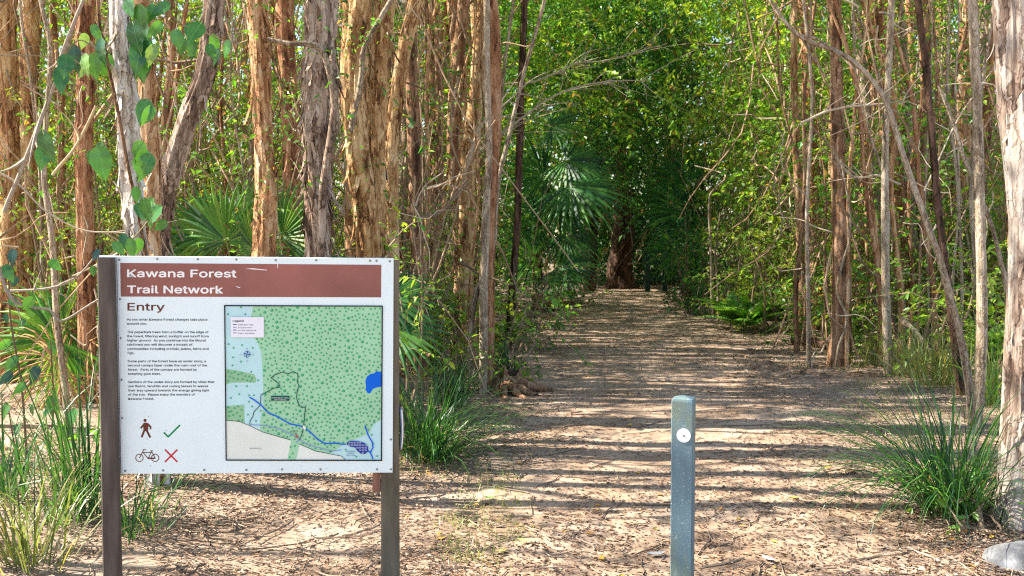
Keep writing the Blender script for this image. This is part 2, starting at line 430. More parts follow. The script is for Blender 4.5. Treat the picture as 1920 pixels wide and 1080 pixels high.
M_WHITE = print_mat('white_print', (0.82, 0.82, 0.80)); M_BROWN = print_mat('brown_print', (0.14, 0.045, 0.03))
M_INK = print_mat('dark_grey_print', (0.05, 0.045, 0.045)); M_BLACK = print_mat('black_print', (0.012, 0.013, 0.016))
M_TICK = print_mat('green_tick_print', (0.01, 0.22, 0.06)); M_CROSS = print_mat('red_cross_print', (0.52, 0.03, 0.035))
M_CYAN = print_mat('pale_cyan_print', (0.46, 0.70, 0.72)); M_MAPGREEN = print_mat('map_green_print', (0.33, 0.60, 0.38)); M_MAPGREEN2 = print_mat('map_side_green_print', (0.27, 0.50, 0.29))
M_CREAM = print_mat('cream_print', (0.70, 0.75, 0.68)); M_BLUE = print_mat('blue_print', (0.01, 0.13, 0.66)); M_NAVY = print_mat('navy_print', (0.015, 0.05, 0.30))
M_LILAC = print_mat('lilac_print', (0.25, 0.32, 0.62)); M_TRAIL = print_mat('dark_green_print', (0.008, 0.09, 0.065)); M_LEGEND = print_mat('legend_print', (0.76, 0.76, 0.82))
M_DOT = print_mat('tree_dot_print', (0.03, 0.30, 0.12)); M_DOTHI = print_mat('tree_dot_highlight_print', (0.10, 0.50, 0.26)); M_GREYLINE = print_mat('grey_print', (0.25, 0.25, 0.27))
M_POST = plain('weathered_dark_timber', (0.085, 0.070, 0.058), 0.8, 0.25, 0.45, 26, bump=0.5, stretch=(1, 1, 0.12))
M_POST2 = plain('mossy_timber', (0.12, 0.105, 0.075), 0.85, 0.2, 0.5, 14, bump=0.5, stretch=(1, 1, 0.2))
M_METAL = plain('screw_metal', (0.20, 0.20, 0.19), 0.45, 0.5, 0.2, 80, 0.6)
M_REDTIMBER = plain('red_brown_timber', (0.20, 0.10, 0.07), 0.8, 0.2, 0.35, 30, bump=0.4, stretch=(1, 1, 0.15))

sign_base = S(463, 684); sign = empty('information_sign', (sign_base[0], sign_base[1], 0))
tag(sign, 'white trail information board with brown banner and green map on two dark timber posts', 'sign')
def flat(name, px, mat, parent, lift):
    """a flat printed polygon (picture points) on the board"""
    V = np.array([S(x, y, lift) for x, y in px]); n = len(V)
    me = bpy.data.meshes.new(name); me.from_pydata([tuple(v) for v in V], [], [tuple(range(n))]); me.materials.append(mat)
    return link_mesh(name, me, parent)
def strokes(name, lines, w, mat, parent, lift, closed=False):
    """printed lines of width w (picture px)"""
    b = Bag()
    for pts in lines:
        p = np.array(pts, float)
        if closed: p = np.vstack([p, p[:1]])
        for a, c in zip(p[:-1], p[1:]):
            d = (c - a) / max(np.hypot(*(c - a)), 1e-6); nrm = np.array((-d[1], d[0])) * w / 2; e = d * w * 0.3
            q = [a - e - nrm, a - e + nrm, c + e + nrm, c + e - nrm]
            lift += 0.000004
            b.add([S(x, y, lift) for x, y in q], np.array([(0, 3, 2, 1)]))
    return b.build(name, mat, parent)
def discs(items, lift, seg=8):
    b = Bag(); th = np.arange(seg) * 2 * math.pi / seg
    for (x, y, rad) in items:
        lift += 0.0000005
        b.add([S(x + rad * math.cos(a), y + rad * math.sin(a), lift) for a in th], np.array([np.arange(seg)[::-1]]))
    return b
# board: a thin slab whose four corners are measured
def slab(name, corners, thick, mat, parent):
    F0 = np.array([S(x, y) for x, y in corners]); B0 = F0 - s_nrm * thick
    V = np.vstack([F0, B0])
    F = np.array([(3, 2, 1, 0), (4, 5, 6, 7), (0, 1, 5, 4), (1, 2, 6, 5), (2, 3, 7, 6), (3, 0, 4, 7)])
    return build(name, V, [F], mat, parent)
board = slab('board', [(186, 481), (738, 485.5), (736, 886), (194, 888.5)], 0.006, M_BOARD, sign)
# rolled edge along the top of the board
def bar(name, a, c, r, mat, parent, sides=8):
    v, f = tubes(np.array([[a, c]]), np.array([[r, r]]), sides)
    return build(name, v, [f], mat, parent, smooth=True)
bar('edge_trim', S(186, 481.5, -0.003), S(738, 486, -0.003), 0.0045, M_BOARD, sign)
bar('edge_trim', S(220.5, 484, 0.002), S(228.5, 887, 0.002), 0.0035, plain('alloy_trim', (0.45, 0.50, 0.58), 0.4, 0.5, 0.1, 20, 0.5), sign)
def post(name, tl, tr, bl, br, lift_front, depth, mat):
    """square timber post from measured top corners down into the soil"""
    T0, T1 = S(*tl, lift_front), S(*tr, lift_front); B0, B1 = S(*bl, lift_front), S(*br, lift_front)
    def down(a, c):
        t = (a[2] + 0.25) / (a[2] - c[2]); return a + (c - a) * t
    n = 24; V = []; bev = 0.006
    tL, tR, dL, dR = T0, T1, down(T0, B0), down(T1, B1)
    for k in range(n):
        u = k / (n - 1); a = tL + (dL - tL) * u; c = tR + (dR - tR) * u
        wob_ = 0.0012 * (vnoise(np.array([[u * 9, 3.1, 0], [u * 9, 8.4, 0]])) - 0.5)
        a = a + s_axis * wob_[0]; c = c + s_axis * wob_[1]
        ring = [a + s_axis * bev, c - s_axis * bev, c - s_nrm * bev, c - s_nrm * (depth - bev), c - s_nrm * depth - s_axis * bev, a - s_nrm * depth + s_axis * bev, a - s_nrm * (depth - bev), a - s_nrm * bev]
        V += ring
    V = np.array(V); F = []
    for k in range(n - 1):
        for j in range(8): F.append((k * 8 + j, k * 8 + (j + 1) % 8, (k + 1) * 8 + (j + 1) % 8, (k + 1) * 8 + j))
    me = bpy.data.meshes.new(name); me.from_pydata([tuple(v) for v in V], [], [tuple(f) for f in F] + [tuple(range(7, -1, -1))]); me.materials.append(mat)
    return link_mesh(name, me, sign)
tag(post('post', (187.5, 482.5), (217.5, 482.5), (198, 1080), (231, 1080), 0.042, 0.040, M_POST), 'dark weathered timber post at the left edge of the board')
tag(post('post', (713, 487), (747, 487), (714, 1080), (748, 1080), -0.008, 0.075, M_POST2), 'grey timber post with green moss behind the right edge of the board')
# short batten behind the board beside the right post
def prism(name, tl, br, lift0, lift1, mat, parent):
    c = [(tl[0], tl[1]), (br[0], tl[1]), (br[0], br[1]), (tl[0], br[1])]
    V = np.array([S(x, y, lift0) for x, y in c] + [S(x, y, lift1) for x, y in c])
    return build(name, V, [np.array([(3, 2, 1, 0), (4, 5, 6, 7), (0, 1, 5, 4), (1, 2, 6, 5), (2, 3, 7, 6), (3, 0, 4, 7)])], mat, parent)
prism('batten', (698, 700), (712.4, 924), -0.010, -0.045, M_REDTIMBER, sign)
# small plate with blue rim fixed to the outer side of the right post, seen edge on
M_GREYBLUE = print_mat('grey_blue_plate', (0.10, 0.13, 0.24))
def side_plate():
    h = 0.088; w = 0.13
    c = S(748.5, 808, -0.045); th = np.linspace(0, 2 * math.pi, 40, endpoint=False)
    for nm, k, x0, mat in (('marker_plate', 1.0, 0.0005, M_GREYBLUE), ('plate_face', 0.9, 0.0042, M_WHITE)):
        ring = []
        for a in th:
            e = 0.35
            yy = np.sign(math.cos(a)) * abs(math.cos(a)) ** e * w / 2 * k; zz = np.sign(math.sin(a)) * abs(math.sin(a)) ** e * h * k
            ring.append(c + s_nrm * yy * 0.45 + np.array((0, 0, zz)) + s_axis * (x0 + 0.006 * (1 - (zz / h) ** 2)))
        ring = np.array(ring); V = np.vstack([ring, ring + s_axis * 0.004]); n = 40
        F = [(i, (i + 1) % n, (i + 1) % n + n, i + n) for i in range(n)]
        me = bpy.data.meshes.new(nm); me.from_pydata([tuple(v) for v in V], [], F + [tuple(range(n, 2 * n)), tuple(range(n - 1, -1, -1))]); me.materials.append(mat)
        link_mesh(nm, me, sign)
side_plate()
# screws
th8 = np.arange(10) * 2 * math.pi / 10
for (x, y) in [(224, 487), (295, 485.5), (371, 486), (443, 486.5), (517, 488), (593, 488), (694, 489), (706, 489), (731, 490), (225, 561), (226, 634), (228, 712), (229, 784), (235, 883), (306, 882), (383, 881), (529, 880), (601, 880), (707, 880), (733, 880), (733, 824), (462, 881)]:
    c = S(x, y); b = []
    for rr, lf in ((0.0044, 0.0003), (0.0040, 0.0018), (0.0022, 0.0026)):
        b += [c + s_nrm * lf + s_axis * rr * math.cos(a) + np.array((0, 0, rr * math.sin(a))) for a in th8]
    F = [(k * 10 + j, k * 10 + (j + 1) % 10, (k + 1) * 10 + (j + 1) % 10, (k + 1) * 10 + j) for k in range(2) for j in range(10)]
    me = bpy.data.meshes.new('screw'); me.from_pydata([tuple(v) for v in b], [], F + [tuple(range(20, 30))]); me.materials.append(M_METAL)
    link_mesh('screw', me, board)

banner = flat('banner', [(225.5, 493), (715, 496.5), (714.5, 557.5), (226.5, 556)], M_BANNER, sign, 0.0006)
flat('scratch', [(459, 504), (474, 503), (501, 506), (500, 507), (474, 505)], M_WHITE, banner, 0.0009)
flat('scratch', [(441, 536), (448, 538), (452, 540), (447, 539.5)], M_WHITE, banner, 0.0009)
flat('scratch', [(520, 493), (521.5, 493), (521, 503), (520, 503)], M_WHITE, banner, 0.0009)

import os
try:      # the sans that ships inside Blender; the built-in face otherwise
    FONT = bpy.data.fonts.load(os.path.join(bpy.utils.system_resource('DATAFILES'), 'fonts', 'Inter.woff2'))
except Exception:
    FONT = None
TEXTS = []   # (string, x0, x1, baseline, size, mat, parent, name, embolden, x-slope)
def text(s, x0, x1, base, cap, mat, parent, name='lettering', bold=0.0, lift=0.0010):
    cu = bpy.data.curves.new('lettering', 'FONT'); cu.body = s; cu.size = 1.0
    if FONT: cu.font = FONT
    cu.fill_mode = 'BOTH'; cu.resolution_u = 3 if cap > 9 else 1
    o = bpy.data.objects.new('lettering', cu); col.objects.link(o)
    TEXTS.append((o, x0, x1, base, cap, mat, parent, name, lift, bold))
text('Kawana Forest', 239, 443, 519.2, 19.6, M_WHITE, banner, 'title_lettering', 0.035)
text('Trail Network', 239, 418, 549.4, 19.6, M_WHITE, banner, 'title_lettering', 0.035)
text('Entry', 239.5, 308.5, 582, 19.5, M_BROWN, sign, 'heading_lettering', 0.02)
body = [('As you enter Kawana Forest changes take place', 238, 389, 601), ('around you.', 238, 276, 608.8),
        ('The paperbark trees form a buffer on the edge of', 238.5, 391, 624.5), ('the forest, filtering wind, sunlight and runoff from', 238.5, 391, 632.3), ('higher ground.  As you continue into the littoral', 238.8, 386, 640.2), ('rainforest you will discover a mosaic of', 238.8, 361, 648), ('communities including orchids, palms, ferns and', 239, 391, 656), ('figs.', 239, 252, 663.7),
        ('Some parts of the forest have an under story, a', 239.3, 386, 679.2), ('second canopy layer under the main roof of the', 239.5, 388, 687), ('forest.  Parts of the canopy are formed by', 239.7, 369, 695), ('towering gum trees.', 239.8, 302, 702.8),
        ('Sections of the under story are formed by vines that', 240, 401.5, 718.2), ('use thorns, tendrills and curling leaves to weave', 240.2, 390.5, 726), ('their way upward towards the energy giving light', 240.5, 392, 734), ('of the sun.  Please enjoy the wonders of', 240.7, 365.5, 741.8), ('Kawana Forest.', 240.9, 289, 749.7)]
for s, a, c, b in body: text(s, a, c, b, 5.9, M_BLACK, sign, 'body_lettering', 0.018)

# symbols
def ped():
    cx, cy = 273, 804
    th = np.arange(14) * 2 * math.pi / 14
    items = [[(272.0 + 3.0 * math.cos(a), 788.2 + 3.0 * math.sin(a)) for a in th],
             [(269.5, 792.5), (276, 792.5), (278.5, 795), (278, 806), (276.5, 808.5), (269.2, 808.5), (268.6, 799)]]
    g = empty('pedestrian_symbol', (0, 0, 0)); 
    b = Bag(); lf = 0.0008
    for it in items:
        lf += 0.00002
        b.add([S(x, y, lf) for x, y in it], np.array([np.arange(len(it))[::-1]]))
    bpy.data.objects.remove(g)
    for a, c, w in [((270.5, 795), (265, 801.5), 3.4), ((265, 801.5), (265.2, 802.5), 3.2), ((277, 795), (282.5, 800.5), 3.4), ((282.3, 800.5), (282.3, 804), 3.0), ((271, 806), (266, 819), 3.6), ((274.6, 806), (281.5, 819.5), 3.6)]:
        a = np.array(a); c = np.array(c); d = (c - a) / np.hypot(*(c - a)); n = np.array((-d[1], d[0])) * w / 2
        lf += 0.00002
        b.add([S(x, y, lf) for x, y in (a - d - n, a - d + n, c + d + n, c + d - n)], np.array([(0, 3, 2, 1)]))
    return b.build('pedestrian_symbol', M_BROWN, sign)
ped()
def circ(x, y, r, n=22): return [(x + r * math.cos(2 * math.pi * i / n), y + r * math.sin(2 * math.pi * i / n)) for i in range(n + 1)]
strokes('bicycle_symbol', [circ(261.5, 858.5, 6.9), circ(291, 858.5, 6.9), [(261.5, 858.5), (269, 844.5), (268, 843.2), (273.5, 843.2)], [(268, 848.2), (284.5, 848.2)], [(268, 848.2), (277.5, 859.2)], [(284.8, 845.5), (278, 859.2)], [(285, 848), (291, 858.5)], [(282.5, 845.3), (287, 845.3)], [(277, 859.4), (291, 859.4)]], 1.35, M_BROWN, sign, 0.0008)
flat('chain_guard', [(276.5, 857.8), (291, 858), (291, 860.6), (276.5, 860.6)], M_BROWN, sign, 0.0012)
strokes('tick_symbol', [[(307.8, 811.5), (315.3, 819), (337, 797.5)]], 2.9, M_TICK, sign, 0.0008)
strokes('cross_symbol', [[(310, 843.5), (332, 865.5)], [(332, 843.5), (310, 865.5)]], 2.9, M_CROSS, sign, 0.0008)

# map
k5 = lambda pts: [(170 + x / 2.512, 470 + y / 2.512) for x, y in pts]
mp = flat('map_sheet', [(421.5, 572.5), (717, 573.5), (715.5, 863), (424.5, 862.5)], M_CYAN, sign, 0.0006)
flat('map_woodland', k5([(765, 261), (752, 330), (762, 400), (785, 430), (803, 480), (809, 560), (812, 640), (814, 740), (800, 790), (798, 845), (860, 873), (940, 893), (985, 912), (1060, 943), (1130, 955), (1205, 905), (1310, 862), (1335, 815), (1372, 795), (1374, 262)]), M_MAPGREEN, mp, 0.0008)
flat('map_woodland', k5([(636, 556), (680, 562), (770, 582), (781, 605), (776, 622), (720, 620), (660, 622), (637, 632)]), M_MAPGREEN2, mp, 0.0008)
flat('map_woodland', k5([(637, 732), (724, 724), (725, 815), (690, 808), (638, 799)]), M_MAPGREEN2, mp, 0.0008)
flat('map_residential', k5([(638, 800), (700, 806), (750, 826), (812, 856), (940, 894), (1060, 946), (1182, 969), (1200, 984), (639, 983)]), M_CREAM, mp, 0.0010)
flat('map_woodland', k5([(945, 893), (984, 911), (968, 983), (927, 983)]), M_MAPGREEN, mp, 0.0012)
flat('map_lake', k5([(1369, 570), (1345, 568), (1335, 578), (1318, 580), (1300, 595), (1294, 615), (1297, 640), (1294, 655), (1306, 672), (1318, 670), (1328, 652), (1345, 645), (1369, 640)]), M_BLUE, mp, 0.0016)
# printed tree dots
dots = []
def inside(x, y, poly):
    c = False; n = len(poly)
    for i in range(n):
        x1, y1 = poly[i]; x2, y2 = poly[i - 1]
        if (y1 > y) != (y2 > y) and x < (x2 - x1) * (y - y1) / (y2 - y1) + x1: c = not c
    return c
wood = k5([(775, 266), (762, 330), (775, 420), (795, 440), (812, 490), (818, 640), (824, 740), (810, 790), (808, 840), (870, 868), (950, 888), (1060, 936), (1130, 948), (1200, 898), (1305, 856), (1328, 810), (1366, 790), (1366, 268)])
lake = k5([(1375, 560), (1330, 566), (1284, 600), (1284, 680), (1330, 680), (1375, 650)])
legend_box = [(430, 591), (497, 591), (497, 635), (430, 635)]
pts = []
r2 = np.random.default_rng(3)
for _ in range(9000):
    x, y = r2.uniform(426, 714), r2.uniform(575, 860)
    if not inside(x, y, wood) or inside(x, y, lake) or inside(x, y, legend_box): continue
    if 507 < x < 545 and 740 < y < 753: continue
    big = r2.random() < 0.16
    if all((x - a) ** 2 + (y - c) ** 2 > (6.1 + (1.6 if big else 0) + (rr - 1.6)) ** 2 for a, c, rr in pts): pts.append((x, y, 2.7 if big else 1.65))
side = [(428, 697), (434, 700), (440, 698), (447, 702), (453, 700), (460, 705), (467, 706), (473, 709), (431, 706), (438, 709), (446, 711), (455, 711), (463, 713), (470, 714), (428, 714), (428, 764), (434, 771), (440, 765), (447, 762), (453, 768), (430, 780), (437, 778), (444, 774), (450, 780), (455, 788), (447, 788), (430, 772), (545, 838), (549, 850), (543, 857), (553, 836)]
loose = [(452, 576), (428, 589), (460, 589), (429, 645), (438, 652), (454, 647), (474, 652), (437, 670), (452, 678), (436, 685), (471, 697), (484, 713), (443, 724), (463, 724), (449, 739), (467, 741), (433, 746), (476, 741), (467, 753), (473, 762), (489, 770), (465, 777), (480, 789), (702, 792), (697, 815), (700, 832), (707, 855), (668, 856), (648, 843)]
pts += [(x, y, 1.7) for x, y in side + loose]
discs(pts, 0.0020).build('map_trees', M_DOT, mp)['kind'] = 'stuff'
discs([(x - rr * 0.22, y - rr * 0.25, rr * 0.62) for x, y, rr in pts], 0.0028, 6).build('map_tree_highlights', M_DOTHI, mp)['kind'] = 'stuff'
strokes('map_boundary_line', [k5([(638, 798), (700, 804), (750, 824), (812, 854), (940, 890)]), k5([(984, 910), (1060, 943), (1182, 967), (1200, 984)])], 0.9, M_INK, mp, 0.0034)
strokes('map_walking_path', [k5([(750, 819), (830, 824), (900, 842), (960, 872), (1010, 906), (1060, 924), (1140, 944), (1180, 938)]), k5([(968, 905), (985, 888)])], 1.4, M_LILAC, mp, 0.0036)
strokes('map_trail', [k5([(750, 818), (752, 800), (765, 780), (770, 758), (800, 727), (803, 680), (830, 665), (860, 648), (893, 642), (885, 625), (850, 598), (870, 583), (905, 571), (930, 580), (955, 569), (975, 578), (978, 600), (972, 612), (982, 640), (974, 655), (970, 690), (980, 722), (990, 736), (1012, 738), (1008, 780), (1003, 830), (1000, 850), (985, 890)])], 1.4, M_TRAIL, mp, 0.0038)
strokes('map_creek', [k5([(750, 690), (770, 702), (800, 724), (820, 745), (842, 766), (870, 776), (910, 798), (940, 815), (1000, 828), (1030, 850), (1070, 888), (1105, 908), (1150, 906), (1200, 912)]), k5([(1293, 825), (1300, 845), (1308, 870), (1326, 900), (1330, 925), (1318, 950), (1330, 980)]), k5([(1300, 938), (1318, 950)])], 2.3, M_BLUE, mp, 0.0042)
flat('map_wetland', k5([(1205, 910), (1212, 898), (1240, 894), (1270, 898), (1295, 908), (1308, 925), (1306, 945), (1292, 957), (1272, 955), (1255, 940), (1245, 925), (1222, 922)]), M_NAVY, mp, 0.0046)
b = Bag(); lf = 0.0049
for gx in range(1218, 1304, 13):
    for gy in range(903, 952, 12):
        if inside(gx, gy, [(1208, 910), (1215, 900), (1268, 900), (1300, 915), (1303, 940), (1290, 952), (1270, 950), (1250, 928), (1222, 918)]):
            for dx in (-3, 0, 3):
                lf += 1e-6; q = k5([(gx + dx - .6, gy + 4), (gx + dx * 1.4 - .6, gy - 4), (gx + dx * 1.4 + .6, gy - 4), (gx + dx + .6, gy + 4)])
                b.add([S(x, y, lf) for x, y in q], np.array([(3, 2, 1, 0)]))
b.build('map_reeds', M_LEGEND, mp)
flat('map_crossing', k5([(1002, 822), (1012, 826), (1014, 840), (1006, 842), (1000, 832)]), M_WHITE, mp, 0.0048)
strokes('here_mark', [k5([(965, 865), (977, 880)]), k5([(977, 865), (965, 880)])], 1.2, M_CROSS, mp, 0.0046)
flat('trail_name_plate', k5([(851, 683), (937, 683), (937, 706), (851, 706)]), M_TRAIL, mp, 0.0046)
flat('legend_panel', [(432.5, 594), (495, 594.5), (495, 632.5), (433, 632)], M_LEGEND, mp, 0.0046)
for y, m in ((608, M_TRAIL), (613.4, M_LILAC), (618.6, M_NAVY), (624, M_GREYLINE)):
    strokes('legend_key', [[(438, y), (443.5, y)]], 1.5, m, mp, 0.0052)
# compass rose
cx, cy = 463.6, 664
strokes('compass_ring', [circ(cx, cy, 5.6, 18)], 0.7, M_NAVY, mp, 0.0046)
b = Bag(); lf = 0.0050
for a0 in range(4):
    a = a0 * math.pi / 2; d = np.array((math.cos(a), math.sin(a))); n = np.array((-d[1], d[0]))
    lf += 1e-5
    q = [np.array((cx, cy)), np.array((cx, cy)) + (d + n) * 1.9, np.array((cx, cy)) + d * 9.4]
    b.add([S(x, y, lf) for x, y in q], np.array([(0, 2, 1)]))
b.build('compass_points', M_NAVY, mp)
for s, x, y in (('N', 462.4, 654), ('S', 462.6, 677.5), ('W', 449.6, 665.6), ('E', 474.6, 665.6)): text(s, x, x + 2.4, y, 3.0, M_NAVY, mp, 'map_lettering', lift=0.0050)
strokes('map_border', [[(421.8, 572.8), (717, 573.8), (715.5, 862.8), (424.6, 862.2)]], 2.2, M_BLACK, mp, 0.0052, True)
text('Legend', 437, 457, 603, 5.4, M_INK, mp, 'map_lettering', 0.03, 0.0052)
for s, x1, y in (('RAINFOREST TRAIL', 476, 609.6), ('WALKING PATH', 472, 615), ('NATURAL DRAIN LINE', 481, 620.2), ('FOREST BOUNDARY', 478.5, 625.6)): text(s, 446.5, x1, y, 3.0, M_INK, mp, 'map_lettering', 0, 0.0052)
text('RAINFOREST TRAIL', 510, 542, 747.0, 3.0, M_WHITE, mp, 'map_lettering', 0.01, 0.0052); text('(907 metres)', 515, 537, 750.6, 3.0, M_WHITE, mp, 'map_lettering', 0.01, 0.0052)
text('YOU ARE', 545.5, 560, 809.6, 3.0, M_INK, mp, 'map_lettering', 0.01, 0.0052); text('HERE', 548.5, 557.5, 813.6, 3.0, M_INK, mp, 'map_lettering', 0.01, 0.0052)
text('RESIDENTIAL', 469.5, 491, 842, 2.8, M_INK, mp, 'map_lettering', 0, 0.0052)
for s, x0, x1, y in (('KAWANA', 650, 666, 848.3), ('FOREST', 651, 665, 852), ('WETLAND', 649.5, 666.5, 855.7)): text(s, x0, x1, y, 2.9, M_NAVY, mp, 'map_lettering', 0, 0.0052)

dg = bpy.context.evaluated_depsgraph_get(); dg.update()
for (o, x0, x1, base, cap, mat, parent, name, lift, bold) in TEXTS:
    me = bpy.data.meshes.new_from_object(o.evaluated_get(dg)); me.name = name
    n = len(me.vertices); co = np.zeros(n * 3); me.vertices.foreach_get('co', co); co = co.reshape(-1, 3)
    mn, mxx = co[:, 0].min(), co[:, 0].max()
    sx = (x1 - x0) / (mxx - mn); sy = cap / 0.73
    slope = 0.008 * (880 - base) / 400 - 0.004
    V = np.array([S(x0 + (v[0] - mn) * sx, base - v[1] * sy + slope * (x0 + (v[0] - mn) * sx - 239), lift) for v in co])
    polys = [np.array([p.vertices[:]]) for p in me.polygons]
    bag = Bag()
    for q, (ox, oy) in enumerate([(0, 0), (bold, 0), (-bold, 0), (0, bold * .7), (0, -bold * .7)] if cap > 9 else [(-bold, 0), (bold, 0)] if bold else [(0, 0)]):
        bag.add(V + s_axis * ox * cap * 0.0021 + np.array((0, 0, oy * cap * 0.0021)) + s_nrm * 0.00006 * q, polys)
    bag.build(name, mat, parent); bpy.data.meshes.remove(me)
    cu = o.data; bpy.data.objects.remove(o); bpy.data.curves.remove(cu)
# little specks of dirt on the board
sp = [(x, y, rr) for x, y, rr in zip(r2.uniform(235, 730, 60), r2.uniform(760, 880, 60), r2.uniform(0.25, 0.75, 60)) if not (420 < x < 718 and y < 866)]
discs(sp, 0.0012, 6).build('dirt_specks', M_INK, sign)['kind'] = 'stuff'

# ------------------------------------------------------------------ bollard
bt = on_ground(1279, 1100)
bol = tag(empty('bollard', (bt[0], bt[1], 0)), 'blue grey square timber bollard with pointed top and white disc in the path', 'bollard')
def bollard_mat():
    m, nt, N, L, out = nodes('weathered_blue_grey_post')
    p = N.new('ShaderNodeBsdfPrincipled'); p.inputs['Roughness'].default_value = 0.6; p.inputs['Specular IOR Level'].default_value = 0.35
    n1 = noise_tex(N, L, 9, 4, 0.6, (1, 1, 0.25)); n2 = noise_tex(N, L, 130, 2, 0.5); n3 = noise_tex(N, L, 300, 2, 0.5)
    r1 = ramp(N, [(0.30, (0.07, 0.125, 0.16)), (0.5, (0.11, 0.18, 0.215)), (0.62, (0.15, 0.195, 0.16)), (0.75, (0.20, 0.26, 0.28))])
    L.new(n1.outputs[0], r1.inputs[0])
    r2_ = ramp(N, [(0.66, (0, 0, 0)), (0.72, (1, 1, 1))]); L.new(n2.outputs[0], r2_.inputs[0])
    mx = N.new('ShaderNodeMix'); mx.data_type = 'RGBA'; mx.inputs[7].default_value = (0.42, 0.48, 0.48, 1)
    k = N.new('ShaderNodeMath'); k.operation = 'MULTIPLY'; k.inputs[1].default_value = 0.7; L.new(r2_.outputs[0], k.inputs[0])
    L.new(k.outputs[0], mx.inputs[0]); L.new(r1.outputs[0], mx.inputs[6]); L.new(mx.outputs[2], p.inputs['Base Color'])
    b = N.new('ShaderNodeBump'); b.inputs['Strength'].default_value = 0.3; b.inputs['Distance'].default_value = 0.004
    L.new(n3.outputs[0], b.inputs['Height']); L.new(b.outputs[0], p.inputs['Normal']); L.new(p.outputs[0], out.inputs[0])
    return m
M_BOL = bollard_mat()
topz = at(1282, 747, bt[1])[2]
hw = 0.044; rot = R(-17); lean = np.array(((at(1282, 747, bt[1])[0] - bt[0]) / topz, 0.0))
def bring(z, k, bev=0.0032):
    w = hw * k; q = [(-w + bev, -w), (w - bev, -w), (w, -w + bev), (w, w - bev), (w - bev, w), (-w + bev, w), (-w, w - bev), (-w, -w + bev)]
    return [(bt[0] + x * math.cos(rot) - y * math.sin(rot) + lean[0] * z, bt[1] + x * math.sin(rot) + y * math.cos(rot), z) for x, y in q]
V = []; zs_ = list(np.linspace(-0.3, topz - 0.012, 14)) + [topz - 0.006, topz + 0.002]; ks = [1.0] * 14 + [0.995, 0.95]
for z, k in zip(zs_, ks): V += bring(z, k)
V.append((bt[0] + lean[0] * topz, bt[1], topz + 0.014)); F = []
for k in range(len(zs_) - 1):
    for j in range(8): F.append((k * 8 + j, k * 8 + (j + 1) % 8, (k + 1) * 8 + (j + 1) % 8, (k + 1) * 8 + j))
e = (len(zs_) - 1) * 8
for j in range(8): F.append((e + j, e + (j + 1) % 8, len(V) - 1))
me = bpy.data.meshes.new('post'); me.from_pydata(V, [], F); me.materials.append(M_BOL); link_mesh('post', me, bol)
fn = np.array((math.sin(rot), -math.cos(rot), 0)); fa = np.array((math.cos(rot), math.sin(rot), 0))
dc = np.array((bt[0], bt[1], 0)) + fn * hw + np.array((0, 0, topz - 0.145)) + fa * 0.008 + np.array((lean[0] * (topz - .14), 0, 0))
def disc(name, c, rad, thick, mat, parent, lift0=0.0):
    th = np.arange(32) * 2 * math.pi / 32; V = []
    for lf, k in ((lift0, 1.0), (lift0 + thick * 0.7, 1.0), (lift0 + thick, 0.94)):
        V += [tuple(c + fn * lf + fa * rad * k * math.cos(a) + np.array((0, 0, rad * k * math.sin(a)))) for a in th]
    F = [(k * 32 + j, k * 32 + (j + 1) % 32, (k + 1) * 32 + (j + 1) % 32, (k + 1) * 32 + j) for k in range(2) for j in range(32)]
    me = bpy.data.meshes.new(name); me.from_pydata(V, [], F + [tuple(range(64, 96))]); me.materials.append(mat)
    return link_mesh(name, me, parent)
dm = disc('marker_disc', dc, 0.0285, 0.003, plain('white_reflector', (0.80, 0.80, 0.82), 0.35, 0.5, 0.04, 40), bol)
disc('screw', dc, 0.0042, 0.002, M_METAL, dm, 0.003)

# ------------------------------------------------------------------ trees
def trunk_geo(path, rad, sides, rough, plates, seed, flare=0.0):
    """one trunk surface; returns V,F and relief value per vertex"""
    n = len(path)
    V, F = tubes(path[None], rad[None], sides)
    V = V.reshape(n, sides, 3)
    th = np.arange(sides) * 2 * math.pi / sides
    s = np.concatenate([[0], np.cumsum(np.linalg.norm(np.diff(path, axis=0), axis=1))])
    q = np.stack([np.cos(th)[None, :] * 1.6 + 0 * s[:, None], np.sin(th)[None, :] * 1.6 + 0 * s[:, None], np.repeat(s[:, None], sides, 1) * 1.7], -1) + seed * 7.7
    a = fbm(q * np.array((1.6, 1.6, 1.0)), 3)
    fine = fbm(q * np.array((6.0, 6.0, 2.6)) + 31, 3)
    pl = np.floor(a * plates) / plates
    edge = np.clip((a * plates - np.floor(a * plates)) * 5, 0, 1)
    h = 0.65 * (pl + edge / plates) + 0.35 * fine
    lump = fbm(q * np.array((0.5, 0.5, 0.5)) + 3, 2) - 0.5
    d = rad[:, None] * ((h - 0.5) * rough * 1.25 + lump * 0.5)
    if flare:
        zrel = np.clip(1 - path[:, 2] / 0.45, 0, 1) ** 2
        but = 0.6 + 0.7 * np.cos(th * 5 + seed)[None, :] + 0.4 * np.cos(th * 3 + seed * 2)[None, :]
        d = d + rad[:, None] * zrel[:, None] * flare * np.maximum(0.15, but)
    out = unit(V - path[:, None, :])
    V = V + out * d[:, :, None]
    return V.reshape(-1, 3), F, np.clip((h - 0.2) / 0.6, 0, 1).ravel(), out, h
